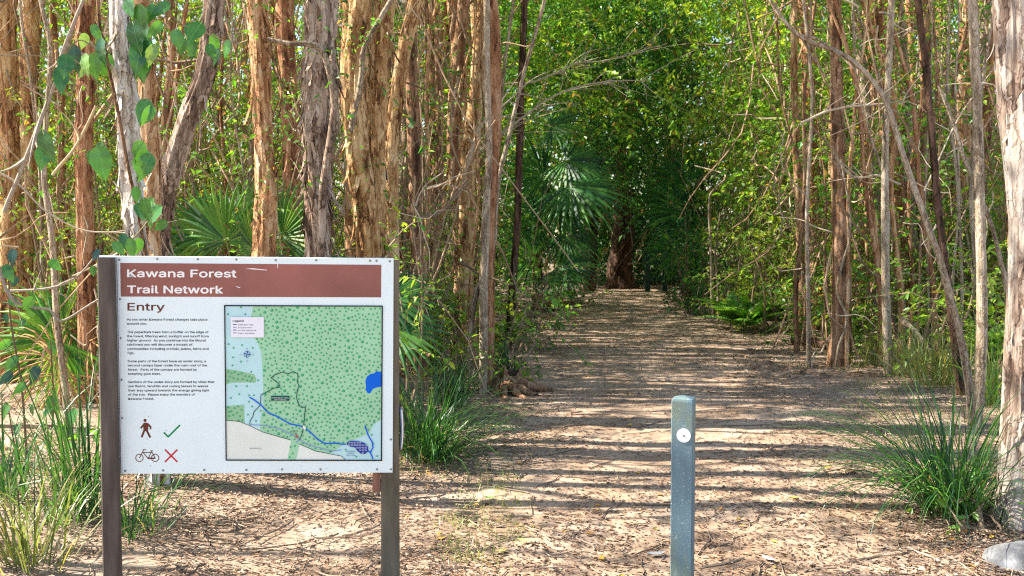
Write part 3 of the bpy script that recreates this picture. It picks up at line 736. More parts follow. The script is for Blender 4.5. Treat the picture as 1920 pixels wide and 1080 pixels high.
def flakes(V, out, n_path, sides, count, seed, size=(0.05, 0.22), zmax=5.0, up=False):
    """peeling strips of bark that hang on the trunk"""
    V = V.reshape(n_path, sides, 3); b = []; rel = []; fa_ = []
    ok = np.where(V[:, :, 2].mean(1) < zmax)[0]; ok = ok[(ok > 1) & (ok < n_path - 2)]
    N0 = 0
    for _ in range(count):
        i = rng.choice(ok); j = rng.integers(0, sides)
        o = out[i, j]; p = V[i, j] + o * 0.003
        tn = unit(np.cross(np.array((0, 0, 1.0)), o)); Ln = rng.uniform(*size); w = rng.uniform(0.012, 0.045) * (0.6 + Ln * 2.2)
        sgn = -1 if rng.random() < 0.7 else 1
        dn = unit(np.array((0, 0, sgn * 1.0)) + tn * rng.normal() * 0.18)
        lift = rng.uniform(0.02, 0.45); tw = rng.normal() * 0.3
        k = 4
        for m in range(k + 1):
            t = m / k
            c = p + dn * Ln * t + o * Ln * (lift * t ** 2)
            ww = w * (1 - 0.55 * t + 0.12 * rng.normal()) * 0.5
            sd = unit(tn + o * tw * t)
            b += [c - sd * ww - o * 0.004 * (1 - t), c + sd * ww - o * 0.004 * (1 - t)]
            if m < k: fa_.append((N0, N0 + 1, N0 + 3, N0 + 2)); N0 += 2
        N0 += 2
        rel += [rng.uniform(0.15, 1.0)] * (2 * (k + 1))
    return np.array(b), np.array(fa_), np.array(rel)

def crown_geo(c, rad, nspray, k, lf, pal, flat_=0.6):
    d = rand_dirs(nspray, 0.1); rr = rng.random(nspray) ** 0.45
    S0 = c + d * rr[:, None] * np.array((rad, rad, rad * flat_)) * 0.85
    D0 = unit(d + rng.normal(size=(nspray, 3)) * 0.5)
    return sprays(S0, D0, rng.uniform(0.25, 0.5, nspray) * min(1.0, rad), k, lf, 0.36, 0.3, 0.004, False, pal, tn=2)

def tree(name, label, pts, D, w, bark, sides=20, rough=0.5, plates=5, nflake=0, top=9.0, crown=(1.6, 60, 12, 0.085), group=None, flare=0.0, pal='mid', fsize=(0.05, 0.22), base_px=None, branch=None, cat='tree', zfine=4.6, sway=0.25, extra=None):
    """pts: measured axis points from top to bottom at distance D; w: widths in picture px along them"""
    W = [at(px, py, D) for px, py in pts]
    scale = D / FPX
    rr = list(np.interp(np.linspace(0, 1, len(W)), np.linspace(0, 1, len(w)), w) * scale * 0.44)
    last, prev = W[-1], W[-2]
    gz = float(ground_z(last[0], D))
    if last[2] > gz + 0.1:
        dx = (last - prev) / max(prev[2] - last[2], 1e-3)
        W.append(np.array((last[0] + np.clip(dx[0], -0.12, 0.12) * (last[2] + 0.06 - gz), D, gz - 0.06))); rr.append(rr[-1] * 1.06)
    else:
        W[-1] = np.array((last[0], D, gz - 0.06))
    W = W[::-1]; rr = rr[::-1]
    if top > W[-1][2] + 0.5:
        a, b_ = W[-1], W[-2]
        sl = np.clip((a - b_) / max(a[2] - b_[2], 1e-3), -0.5, 0.5); h = top - a[2]
        for u in (0.35, 0.7, 1.0):
            W.append(np.array((a[0] + sl[0] * h * u * (1 - 0.4 * u) + rng.normal() * sway * u, D + rng.normal() * sway * u, a[2] + h * u))); rr.append(rr[len(W) - 2 - int(u > .6) - int(u > .9)] * 1.0 * (0.9, 0.68, 0.42)[int(u > .6) + int(u > .9)] if False else rr[-1] * (0.92, 0.80, 0.62)[int(u > .6) + int(u > .9)])
    W = np.array(W)
    L = np.sum(np.linalg.norm(np.diff(W, axis=0), axis=1))
    npth = int(np.clip(L / ((0.035 if D < 9 else 0.07) * (1.8 if sides < 13 else 1.0)), 30, 230))
    path = smooth_path(W, npth)
    sL = np.concatenate([[0], np.cumsum(np.linalg.norm(np.diff(W, axis=0), axis=1))])
    rad = np.interp(np.linspace(0, sL[-1], npth), sL, rr)
    wig = np.stack([fbm(np.stack([path[:, 2] * 0.9, 0 * rad + D * 3 + pts[0][0], 0 * rad + k_ * 9], -1), 2) - 0.5 for k_ in (0, 1)], -1)
    path[:, :2] += wig * np.minimum(0.10, rad[:, None] * 1.2)
    seed = rng.random() * 10
    V, F, rel, out, h = trunk_geo(path, rad, sides, rough, plates, seed, flare)
    root = tag(empty(name, (W[0][0], W[0][1], gz)), label, cat, group)
    build('trunk', V, [F], BARK[bark], root, smooth=D > 9, attr=rel)
    if nflake:
        fv, ff, fr = flakes(V, out, npth, sides, int(nflake * 2.2), seed, fsize)
        o = build('bark_flakes', fv, [ff], BARK[bark], root, attr=fr); o['kind'] = 'stuff'
    if branch:
        for (bp, br) in branch:
            P = smooth_path([at(x, y, d_) for x, y, d_ in bp], 26)
            P += 0.012 * np.stack([vnoise(P * 6 + 3), vnoise(P * 6 + 9), vnoise(P * 6 + 15)], -1)
            v, f = tubes(P[None], np.linspace(br[0], br[1], 26)[None], 8)
            build('branch', v, [f], BARK['grey' if len(br) < 3 else br[2]], root, smooth=True, attr=np.full(len(v), 0.45))
    if crown:
        rad_, ns, k, lf = crown
        b = Bag(); tw = Bag()
        nb = 4
        ends = []
        for q in range(nb):
            az = rng.uniform(0, 2 * math.pi); a = path[int(npth * rng.uniform(0.72, 0.97))]
            e = path[-1] * 0.5 + a * 0.5 + np.array((math.cos(az) * rad_ * 0.8, math.sin(az) * rad_ * 0.8, rng.uniform(0.2, 1.0)))
            ends.append(e); tw.add(*tubes(smooth_path([a, (a + e) / 2 + rng.normal(size=3) * 0.12, e], 8)[None], np.linspace(rad[-1] * 0.7, 0.008, 8)[None], 5))
        for e in ends + [path[-1]]:
            v, f, c, tv, tf = crown_geo(e, rad_ * 0.75, max(4, ns // (nb + 1)), k, lf, pal)
            b.add(v, f, c); tw.add(tv, tf)
        cr = b.build('crown', M_LEAF, root)
        tv = np.concatenate(tw.V)
        build('limbs', tv, tw.F, M_TWIG, root, tint=np.full((len(tv), 3), (0.26, 0.19, 0.13)))
    return root, path, rad

LT = 'paperbark trees left of the path'; RT = 'trees right of the path'
# ---- left side, near
white_tree, white_path, white_rad = tree('paperbark_tree', 'pale grey white paperbark trunk carrying a big leaved climber, left, behind the sign', [(224, -30), (232, 90), (243, 200), (250, 320), (262, 460), (282, 700), (292, 925)], 5.9, (40, 44, 42, 44, 52), 'white', 30, 0.55, 5, 130, 8.5, group=LT, fsize=(0.05, 0.2))
tree('paperbark_tree', 'brown trunk half hidden directly behind the white climber covered trunk', [(268, -30), (276, 120), (282, 300), (284, 470), (296, 700)], 6.3, (34, 36, 40), 'salmon', 24, 0.5, 5, 60, 8.0, group=LT)
tree('paperbark_tree', 'thick leaning grey brown trunk slanting up to the right beside white trunk', [(412, -60), (402, 20), (382, 140), (345, 240), (312, 360), (300, 470), (300, 640)], 6.6, (44, 40, 40, 38), 'shaggy', 26, 0.5, 5, 70, 8.5, group=LT, sway=0.1)
tree('paperbark_tree', 'salmon pink peeling trunk in front of the bright fan palm', [(478, -40), (482, 100), (486, 230), (494, 350), (498, 480), (505, 700)], 7.4, (40, 42, 40, 44, 48), 'salmon', 28, 0.55, 5, 120, 9.5, group=LT)
tree('paperbark_tree', 'smooth brown trunk in shade between salmon trunk and shaggy trunk', [(538, -40), (541, 140), (546, 330), (548, 500)], 9.6, (34, 34, 36), 'red', 22, 0.4, 4, 40, 9.0, group=LT)
tree('paperbark_tree', 'dark shaggy trunk wrapped in a grey vine, left of the cream pair', [(608, -40), (602, 120), (600, 300), (602, 470), (604, 700)], 7.1, (58, 58, 56, 60), 'shaggy', 32, 0.7, 6, 260, 10.0, group=LT, fsize=(0.06, 0.28),
     branch=[([(628, 250, 6.95), (622, 170, 6.9), (603, 98, 6.88), (575, 84, 6.86), (540, 84, 6.85), (500, 76, 6.85)], (0.030, 0.014, 'grey')), ([(622, 90, 7.0), (625, 200, 6.92), (606, 330, 6.9), (600, 430, 6.9), (590, 560, 6.9)], (0.022, 0.028, 'shaggy'))])
tree('paperbark_tree', 'cream and orange trunk on the left of the close standing pair above sign', [(668, -40), (672, 120), (676, 280), (684, 420), (688, 650)], 8.0, (54, 52, 50, 54), 'cream', 30, 0.5, 5, 140, 10.5, group=LT,
     branch=[([(655, 250, 7.8), (675, 150, 7.75), (682, 90, 7.75), (732, 0, 7.8), (760, -60, 7.8)], (0.022, 0.018, 'grey'))])
tree('paperbark_tree', 'tan trunk on the right of the close standing pair above sign', [(722, -40), (714, 120), (708, 280), (704, 420), (700, 650)], 8.15, (46, 44, 42, 46), 'cream', 28, 0.55, 5, 100, 10.0, group=LT)
tree('paperbark_tree', 'orange lit trunk leaning right above the sign, right of cream pair', [(800, -60), (778, 30), (757, 110), (742, 220), (736, 360), (735, 560)], 9.2, (30, 30, 30, 34), 'cream', 22, 0.45, 5, 40, 9.0, group=LT)
tree('paperbark_tree', 'dark reddish trunk standing between left frame edge and white trunk', [(172, -40), (164, 120), (158, 260), (157, 400), (163, 560), (168, 790)], 8.4, (40, 38, 36, 38), 'red', 26, 0.45, 5, 60, 9.5, group=LT)
tree('paperbark_tree', 'orange sunlit trunk at the very left edge of the frame', [(8, -40), (12, 180), (14, 400), (12, 600), (20, 740)], 9.4, (40, 42, 40, 46), 'cream', 24, 0.5, 5, 60, 9.0, group=LT)
tree('paperbark_tree', 'stout tan trunk low behind dead palm fronds at the left', [(52, 60), (50, 260), (44, 460), (40, 600), (44, 730)], 10.2, (34, 36, 40, 46), 'cream', 22, 0.45, 5, 40, 8.0, group=LT)
tree('sapling_tree', 'thin pale grey sapling at left with crooked stem before the palms', [(70, -40), (95, 90), (88, 230), (84, 330), (98, 460), (106, 600), (120, 720), (128, 820)], 7.0, (9, 11, 13, 16), 'grey', 12, 0.2, 4, 0, 5.5, crown=(0.9, 40, 10, 0.08), group='saplings')
tree('paperbark_tree', 'brown trunk with bright left side, right of sign in the thicket', [(846, -40), (858, 130), (864, 280), (866, 420), (866, 560), (866, 650)], 12.4, (30, 32, 30, 36), 'salmon', 22, 0.5, 5, 50, 10.0, group=LT)
tree('paperbark_tree', 'darker brown trunk just left of the bright sided trunk in thicket', [(800, -40), (808, 120), (818, 300), (814, 480), (808, 620)], 13.2, (24, 24, 22, 26), 'brown', 18, 0.45, 5, 30, 9.0, group=LT)
tree('sapling_tree', 'slim straight pale sapling at the left path edge beside the stump', [(912, -40), (913, 120), (914, 260), (911, 420), (907, 600), (904, 738)], 9.25, (13, 15, 16, 17, 18), 'grey', 14, 0.2, 4, 0, 7.5, crown=(1.0, 50, 10, 0.08), group='saplings')
tree('sapling_tree', 'crooked grey stem leaning right behind the slim path edge sapling', [(978, 150), (950, 270), (935, 330), (928, 420), (926, 460), (892, 560), (884, 640), (884, 735)], 9.8, (8, 11, 13, 15), 'grey', 12, 0.2, 4, 0, 5.5, crown=(0.8, 30, 10, 0.08), group='saplings')
tree('sapling_tree', 'dark reddish stem with twining vine left of the path palms', [(985, -40), (980, 120), (975, 260), (970, 380), (962, 510), (950, 640)], 12.6, (13, 14, 16, 18), 'dark', 14, 0.4, 4, 10, 8.0, crown=(1.0, 50, 10, 0.09), group='saplings')
# ---- right side
big_tree, big_path, big_rad = tree('paperbark_tree', 'large pale paperbark trunk cut off by the right frame edge', [(1922, -60), (1924, 120), (1930, 300), (1934, 500), (1932, 720), (1932, 960)], 5.15, (116, 108, 104, 100, 116), 'bigwhite', 64, 0.34, 5, 60, 9.5, (2.0, 110, 12, 0.11), RT, 0.25, fsize=(0.03, 0.11))
tree('gum_tree', 'straight brown trunk with spiral vine standing on the right path edge', [(1562, -40), (1568, 130), (1574, 300), (1576, 460), (1576, 600), (1577, 690)], 10.9, (24, 25, 32, 38, 42, 46), 'brown', 26, 0.3, 5, 20, 10.5, group=RT, flare=0.15,
     branch=[([(1576, 300, 10.72), (1590, 380, 10.74), (1592, 450, 10.72), (1568, 540, 10.72), (1588, 600, 10.7), (1572, 650, 10.7), (1566, 690, 10.7)], (0.010, 0.014, 'grey'))])
tree('gum_tree', 'dark brown vine hung trunk left of the straight path edge trunk', [(1508, -40), (1514, 120), (1522, 300), (1526, 450), (1526, 620)], 14.4, (30, 30, 32, 34), 'red', 22, 0.45, 5, 40, 10.5, group=RT)
tree('paperbark_tree', 'broad red brown trunk right of the straight path edge trunk', [(1636, -40), (1642, 140), (1646, 300), (1642, 450), (1636, 640)], 13.6, (40, 40, 40, 48), 'red', 26, 0.4, 5, 60, 10.5, group=RT, flare=0.3)
tree('sapling_tree', 'pale slender sapling just in front of the broad red brown trunk', [(1672, -40), (1666, 120), (1660, 280), (1658, 430), (1660, 560), (1666, 705)], 10.2, (13, 14, 16, 20), 'grey', 14, 0.2, 4, 0, 7.5, (1.0, 50, 10, 0.08), 'saplings')
tree('gum_tree', 'grey brown forked trunk in the middle of the right thicket', [(1734, -40), (1736, 120), (1730, 300), (1726, 460), (1722, 560), (1722, 670)], 12.2, (16, 20, 22, 26), 'brown', 18, 0.3, 5, 10, 9.0, group=RT,
     branch=[([(1724, 500, 12.1), (1712, 440, 12.1), (1706, 340, 12.1), (1702, 180, 12.1), (1690, 40, 12.1), (1686, -60, 12.1)], (0.05, 0.03, 'grey'))])
tree('sapling_tree', 'long thin sapling arching far left across the right side thicket', [(1430, -40), (1450, 10), (1500, 68), (1590, 108), (1655, 180), (1696, 300), (1738, 415), (1772, 510), (1802, 630), (1818, 730), (1824, 800)], 7.75, (7, 9, 11, 13, 16, 18), 'grey', 14, 0.2, 4, 0, 3.2, None, 'saplings',
     branch=[([(1500, 68, 7.75), (1530, 75, 7.7), (1560, 95, 7.7), (1600, 130, 7.65)], (0.012, 0.005)), ([(1500, 68, 7.75), (1530, 120, 7.8), (1560, 160, 7.8)], (0.010, 0.004))])
tree('sapling_tree', 'straight pale brown sapling next to the big right paperbark', [(1822, -40), (1828, 120), (1834, 300), (1836, 450), (1838, 600), (1837, 700), (1831, 812)], 7.6, (19, 20, 20, 21, 22, 22), 'grey', 16, 0.2, 4, 0, 7.5, (1.1, 60, 10, 0.08), 'saplings')
tree('sapling_tree', 'dark reddish leaning stem behind the two saplings on the right', [(1722, -40), (1738, 130), (1752, 330), (1770, 480), (1790, 620), (1806, 745)], 8.9, (14, 15, 17, 22), 'dark', 14, 0.3, 4, 0, 6.5, (1.0, 40, 10, 0.08), 'saplings')
tree('paperbark_tree', 'orange brown paperbark trunk behind the saplings near big right trunk', [(1816, -40), (1808, 140), (1802, 320), (1800, 520), (1800, 640)], 12.8, (34, 34, 36, 40), 'salmon', 24, 0.5, 5, 50, 9.5, group=RT)
tree('sapling_tree', 'thin light stem leaning left between the forked trunk and orange paperbark', [(1760, 160), (1790, 240), (1808, 300), (1850, 400), (1874, 480), (1890, 560)], 8.6, (7, 9, 11), 'grey', 10, 0.2, 4, 0, 3.0, None, 'saplings')
tree('sapling_tree', 'twiggy thin stem pair at the bend of the right path edge', [(1330, 380), (1332, 480), (1334, 560), (1336, 606)], 15.3, (5, 6, 6), 'grey', 8, 0.2, 4, 0, 2.3, None, 'saplings',
     branch=[([(1346, 602, 15.2), (1345, 540, 15.2), (1341, 470, 15.2), (1350, 400, 15.2)], (0.02, 0.012))])
# ---- far centre
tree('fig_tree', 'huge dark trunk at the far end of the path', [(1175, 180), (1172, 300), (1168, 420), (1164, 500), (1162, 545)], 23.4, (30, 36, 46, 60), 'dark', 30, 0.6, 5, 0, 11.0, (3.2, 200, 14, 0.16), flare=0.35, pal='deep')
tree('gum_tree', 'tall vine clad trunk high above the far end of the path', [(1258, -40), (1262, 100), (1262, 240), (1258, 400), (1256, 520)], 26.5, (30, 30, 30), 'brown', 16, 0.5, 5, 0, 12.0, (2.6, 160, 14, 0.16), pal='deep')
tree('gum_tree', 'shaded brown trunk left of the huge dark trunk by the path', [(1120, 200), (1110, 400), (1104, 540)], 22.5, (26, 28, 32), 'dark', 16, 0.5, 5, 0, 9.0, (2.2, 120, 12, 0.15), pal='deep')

# ---- many more trunks standing back in the forest
def back_tree(px, D, wpx, bark, group, label, top, name='forest_tree'):
    lean = rng.normal() * 14
    pts = [(px + lean * 1.3, 40), (px + lean * .6 + rng.normal() * 5, 250), (px + rng.normal() * 4, 450), (px, 411 + 3000 / D)]
    return tree(name, label, pts, D, (wpx * 0.8, wpx * .9, wpx), bark, 12, 0.45, 4, 0, top, (1.5, 24, 10, 0.13), group, pal=('mid', 'bright', 'olive')[rng.integers(0, 3)])
for k in range(34):
    D = rng.uniform(9.5, 21); px = rng.uniform(-20, 930)
    back_tree(px, D, rng.uniform(0.10, 0.24) * FPX / D, ('salmon', 'cream', 'brown', 'red', 'shaggy')[rng.integers(0, 5)], 'trunks standing back in the left thicket', 'one of many paperbark trunks standing back in the thicket left of the path', rng.uniform(6, 10))
for k in range(20):
    D = rng.uniform(12, 22); px = rng.uniform(1500, 1940)
    back_tree(px, D, rng.uniform(0.08, 0.22) * FPX / D, ('salmon', 'red', 'brown', 'grey')[rng.integers(0, 4)], 'trunks standing back in the right thicket', 'one of many brown trunks standing back in the thicket right of the path', rng.uniform(7, 11))
for k in range(130):
    D = rng.uniform(8.8, 19); left = k < 72
    px = rng.uniform(-20, 940) if left else rng.uniform(1490, 1900)
    if not left: D = max(D, 10.8)
    if left and D < 10 and 560 < px < 960: D += 2
    side_ = 'left' if left else 'right'
    wpx = rng.uniform(0.022, 0.075) * FPX / D; ln = rng.normal() * 45
    pts = [(px + ln, 0), (px + ln * .55 + rng.normal() * 14, 180), (px + ln * .2 + rng.normal() * 10, 360), (px + rng.normal() * 4, 411 + 1500 / D), (px, 411 + 3000 / D)]
    tree('slim_stem', 'one of many slim bare stems standing in the thicket on the %s of the path' % side_, pts, D, (wpx * 0.6, wpx), ('grey', 'brown', 'red', 'grey', 'salmon')[rng.integers(0, 5)], 9, 0.35, 4, 0, rng.uniform(4.5, 7.5), (0.8, 10, 9, 0.09), 'slim stems in the %s thicket' % side_, pal='bright')
# trees just outside the left of the frame whose shade falls on the near path
for x, y in ((-3.4, 4.6), (-4.6, 6.3), (-5.6, 5.0), (-3.6, 7.2), (-6.5, 7.6), (-4.2, 3.2), (-7.2, 5.4)):
    px = 960 + x / y * FPX
    tree('shade_tree', 'paperbark tree beyond the left frame edge shading the near path', [(px, -200), (px + 4, 300), (px, 411 + 3000 / y)], y, (0.085 * FPX / y,), 'cream', 14, 0.45, 4, 0, rng.uniform(5.5, 8.5), (1.9, 84, 12, 0.08), 'trees left of the frame')

# ------------------------------------------------------------------ rock, stump, logs, far barrier
def blob(name, c, size, mat, seed, sub=4, amp=0.35, flat_bottom=True):
    import bmesh
    bm = bmesh.new(); bmesh.ops.create_icosphere(bm, subdivisions=sub, radius=1.0)
    V = np.array([v.co[:] for v in bm.verts]); F = np.array([[v.index for v in f.verts] for f in bm.faces]); bm.free()
    n = fbm(V * 1.3 + seed, 3); n2 = fbm(V * 5 + seed, 3)
    V = V * (1 + amp * (n - 0.5) + 0.08 * (n2 - 0.5))[:, None] * np.array(size) + np.array(c)
    return V, F
def rock_mat():
    m, nt, N, L, out = nodes('grey_rock')
    p = N.new('ShaderNodeBsdfPrincipled'); p.inputs['Roughness'].default_value = 0.9
    n = noise_tex(N, L, 7, 6, 0.65); r = ramp(N, [(0.35, (0.07, 0.07, 0.07)), (0.5, (0.15, 0.15, 0.155)), (0.62, (0.28, 0.28, 0.28))])
    L.new(n.outputs[0], r.inputs[0]); L.new(r.outputs[0], p.inputs['Base Color'])
    n2 = noise_tex(N, L, 40, 5, 0.7); b = N.new('ShaderNodeBump'); b.inputs['Strength'].default_value = 0.6; b.inputs['Distance'].default_value = 0.01
    L.new(n2.outputs[0], b.inputs['Height']); L.new(b.outputs[0], p.inputs['Normal']); L.new(p.outputs[0], out.inputs[0])
    return m
M_ROCK = rock_mat()
c = at(1908, 1068, 4.55)
V, F = blob('boulder', (c[0] + 0.03, c[1], c[2] - 0.01), (0.18, 0.17, 0.13), M_ROCK, 4.2)
tag(build('boulder', V, [F], M_ROCK, smooth=True), 'grey and white speckled boulder at the foot of the big right paperbark', 'rock')
c = on_ground(1905, 968)
V, F = blob('root_mound', (c[0] + .03, c[1] - 0.12, 0.0), (0.17, 0.12, 0.14), M_ROCK, 9.2)
build('root_swelling', V, [F], BARK['bigwhite'], big_tree, smooth=True, attr=np.full(len(V), 0.5))

# stump with spreading roots at the left path edge
g = on_ground(955, 735)
st = tag(empty('tree_stump', (g[0], g[1], 0)), 'low weathered tree stump with spreading roots and grass on top at left path edge', 'stump')
hh = np.linspace(-0.05, 0.26, 16); pth = np.stack([g[0] + 0 * hh, g[1] + 0 * hh, hh], -1)
V, F, rel, out_, _ = trunk_geo(pth, np.interp(hh, [-.05, 0.05, 0.3], [0.14, 0.10, 0.065]), 40, 0.8, 4, 2.2, 0.35)
vv = V.reshape(16, 40, 3); vv[..., 2] -= (np.linspace(0, 1, 16) ** 2)[:, None] * (0.16 * vnoise(np.stack([np.cos(np.arange(40) * math.pi / 20) * 2.2, np.sin(np.arange(40) * math.pi / 20) * 2.2, np.zeros(40)], -1) + 5))[None, :]; V = vv.reshape(-1, 3)
build('stump_body', V, [F], BARK['brown'], st, attr=rel)
top = V.reshape(16, 40, 3)[-1]; build('cut_top', np.vstack([top, top.mean(0) - np.array((0, 0, 0.03))]), [np.array([(i, (i + 1) % 40, 40) for i in range(40)])], BARK['dark'], st, attr=np.full(41, 0.4))
for az, ln in ((-15, 0.55), (-60, 0.42), (-110, 0.4), (25, 0.5), (170, 0.35), (-85, 0.5)):
    a = R(az); t = np.linspace(0, 1, 14); P = np.stack([g[0] + np.cos(a + t * .4) * (0.07 + ln * t), g[1] + np.sin(a + t * .4) * (0.07 + ln * t), 0.11 * (1 - t) ** 2 - 0.02 * t], -1)
    v, f = tubes(P[None], (0.036 * (1 - t) + 0.010)[None], 9)
    build('root', v, [f], BARK['brown'], st, smooth=True, attr=0.3 + 0.5 * vnoise(v * 14))

def log(name, label, a, b, r0, r1, bark, n=40):
    P = smooth_path([a, (np.array(a) + b) / 2 + np.array((0, 0, 0.03)), b], n)
    V, F, rel, _, _ = trunk_geo(P, np.linspace(r0, r1, n), 18, 0.4, 4, rng.random() * 9)
    o = tag(empty(name, tuple(a)), label, 'log'); build('log_body', V, [F], BARK[bark], o, smooth=True, attr=rel)
    for e, i in ((0, 0), (1, n - 1)):
        ring = V.reshape(n, 18, 3)[i]; build('log_end', np.vstack([ring, ring.mean(0)]), [np.array([(k, (k + 1) % 18, 18) for k in range(18)])], BARK['brown'], o, attr=np.full(19, 0.7))
    return o
log('fallen_log', 'grey fallen log lying low at the left frame edge behind the grass', at(-30, 818, 6.6), at(138, 886, 6.3), 0.055, 0.045, 'shaggy')
log('fallen_log', 'short dark log end beside the left edge of the far path', on_ground(1000, 583) + np.array((0, 0, .14)), on_ground(1052, 582) + np.array((0, 0, .12)), 0.14, 0.13, 'brown')
log('fallen_log', 'small pale log behind the short dark log left of far path', on_ground(1012, 566) + np.array((0, 0, .4)), on_ground(1070, 562) + np.array((0, 0, .34)), 0.10, 0.08, 'cream')
log('fallen_log', 'dark rotten branch on the ground at the right path edge by the straight trunk', on_ground(1490, 648) + np.array((0, 0, .06)), on_ground(1560, 660) + np.array((0, 0, .05)), 0.06, 0.03, 'dark')
log('fallen_log', 'pale broken stick leaning in the grass right of straight trunk', at(1690, 600, 10.6), at(1745, 660, 10.2), 0.03, 0.02, 'grey')
M_RAIL = plain('dark_green_paint', (0.03, 0.075, 0.055), 0.6, 0.3, 0.2, 20)
g = on_ground(1214, 547)
ba = tag(empty('timber_barrier', (g[0], g[1], 0)), 'low dark green post and rail barrier beyond the far end of path', 'barrier')
for px in (1214, 1246): q = on_ground(px, 546); build('post', *[(lambda v, f: (v, [f]))(*box(q[0], q[1], 0.36, 0.1, 0.1, 0.8))][0], M_RAIL, ba)
q1, q2 = on_ground(1214, 546), on_ground(1246, 546)
for z in (0.62, 0.28): build('rail', *[(lambda v, f: (v, [f]))(*box((q1[0] + q2[0]) / 2 + .15, q1[1] - 0.075, z, q2[0] - q1[0] + 0.5, 0.04, 0.11))][0], M_RAIL, ba)

# ------------------------------------------------------------------ strap grass tussocks
def tussock(label, c, n, Lr, Wd, lean=(0.15, 1.0), pal='deep', spread=0.1, group='strap leaved grass tussocks', dead=0.08, name='grass_tussock', azr=(0, 2 * math.pi), bright=1.0, arch=0.9, extra=None):
    c = np.array((c[0], c[1], float(ground_z(c[0], c[1])) - 0.01))
    root = tag(empty(name, tuple(c)), label, 'grass', group)
    p = pick(pal, n, 0) * bright * np.array((0.78, 0.72, 0.8))
    v, f, t = blades(c, n, Lr, Wd, lean, spread, arch, p, azr=azr)
    build('blades', v, [f], M_BLADE, root, tint=t)['kind'] = 'stuff'
    if extra:
        v, f, t = blades(c, extra[0], extra[1], Wd, (0.9, 1.6), spread, 0.75, pick(pal, extra[0], 0), azr=extra[2])
        build('sprawling_blades', v, [f], M_BLADE, root, tint=t)['kind'] = 'stuff'
    k = max(6, int(n * dead)); p = np.array((0.42, 0.33, 0.17)) * rng.uniform(0.6, 1.2, (k, 1))
    v, f, t = blades(c, k, (Lr[0] * .5, Lr[1] * .6), Wd * 0.7, (0.8, 1.4), spread * 1.3, 0.7, p)
    build('dead_blades', v, [f], M_BLADE, root, tint=t)['kind'] = 'stuff'
    return root
tussock('big arching dark green tussock beside the big right paperbark', on_ground(1790, 975), 300, (0.45, 1.05), 0.0075, (0.35, 1.5), 'deep', 0.12, extra=(90, (0.7, 1.15), (2.4, 4.2)))
tussock('tall upright tussock rising behind the left sign post', on_ground(165, 985), 95, (0.5, 1.05), 0.011, (0.05, 0.8), 'deep', 0.11, arch=0.6)
tussock('low leaning tussock under the left half of the sign board', on_ground(255, 1010), 70, (0.35, 0.75), 0.008, (0.6, 1.2), 'deep', 0.10)
tussock('dense drooping tussock just right of the sign post', on_ground(800, 862), 360, (0.35, 0.85), 0.007, (0.3, 1.5), 'deep', 0.16, extra=(70, (0.5, 0.85), (-1.4, 0.6)))
tussock('small dark tussock behind the drooping tussock by the slim sapling', on_ground(850, 765), 110, (0.25, 0.5), 0.010, (0.1, 0.9), 'deep', 0.09)
tussock('yellow green grass clump in the bottom left corner', on_ground(50, 1075), 80, (0.3, 0.6), 0.009, (0.3, 1.2), 'olive', 0.14, bright=1.1)
tussock('bluish grass clump at the left edge below the fallen log', on_ground(15, 960), 80, (0.35, 0.7), 0.010, (0.3, 1.1), 'deep', 0.16)
tussock('thin grass clump between the corner clump and tall tussock', on_ground(105, 1000), 45, (0.3, 0.6), 0.008, (0.3, 1.1), 'mid', 0.12)
tussock('small grass tuft growing on the tree stump', on_ground(955, 720), 70, (0.3, 0.55), 0.011, (0.1, 0.8), 'deep', 0.07)
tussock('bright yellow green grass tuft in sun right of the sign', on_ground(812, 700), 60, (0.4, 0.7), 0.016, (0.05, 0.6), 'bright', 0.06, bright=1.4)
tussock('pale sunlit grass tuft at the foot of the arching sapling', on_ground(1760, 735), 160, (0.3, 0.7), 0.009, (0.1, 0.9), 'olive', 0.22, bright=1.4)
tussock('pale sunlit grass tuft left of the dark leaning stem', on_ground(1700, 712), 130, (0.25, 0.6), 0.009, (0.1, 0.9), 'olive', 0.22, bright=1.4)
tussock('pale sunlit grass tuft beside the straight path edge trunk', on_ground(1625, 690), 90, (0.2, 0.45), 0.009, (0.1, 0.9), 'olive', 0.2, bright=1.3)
tussock('green grass tuft behind the straight sapling by the big right trunk', on_ground(1875, 770), 120, (0.3, 0.7), 0.010, (0.1, 0.9), 'bright', 0.2)

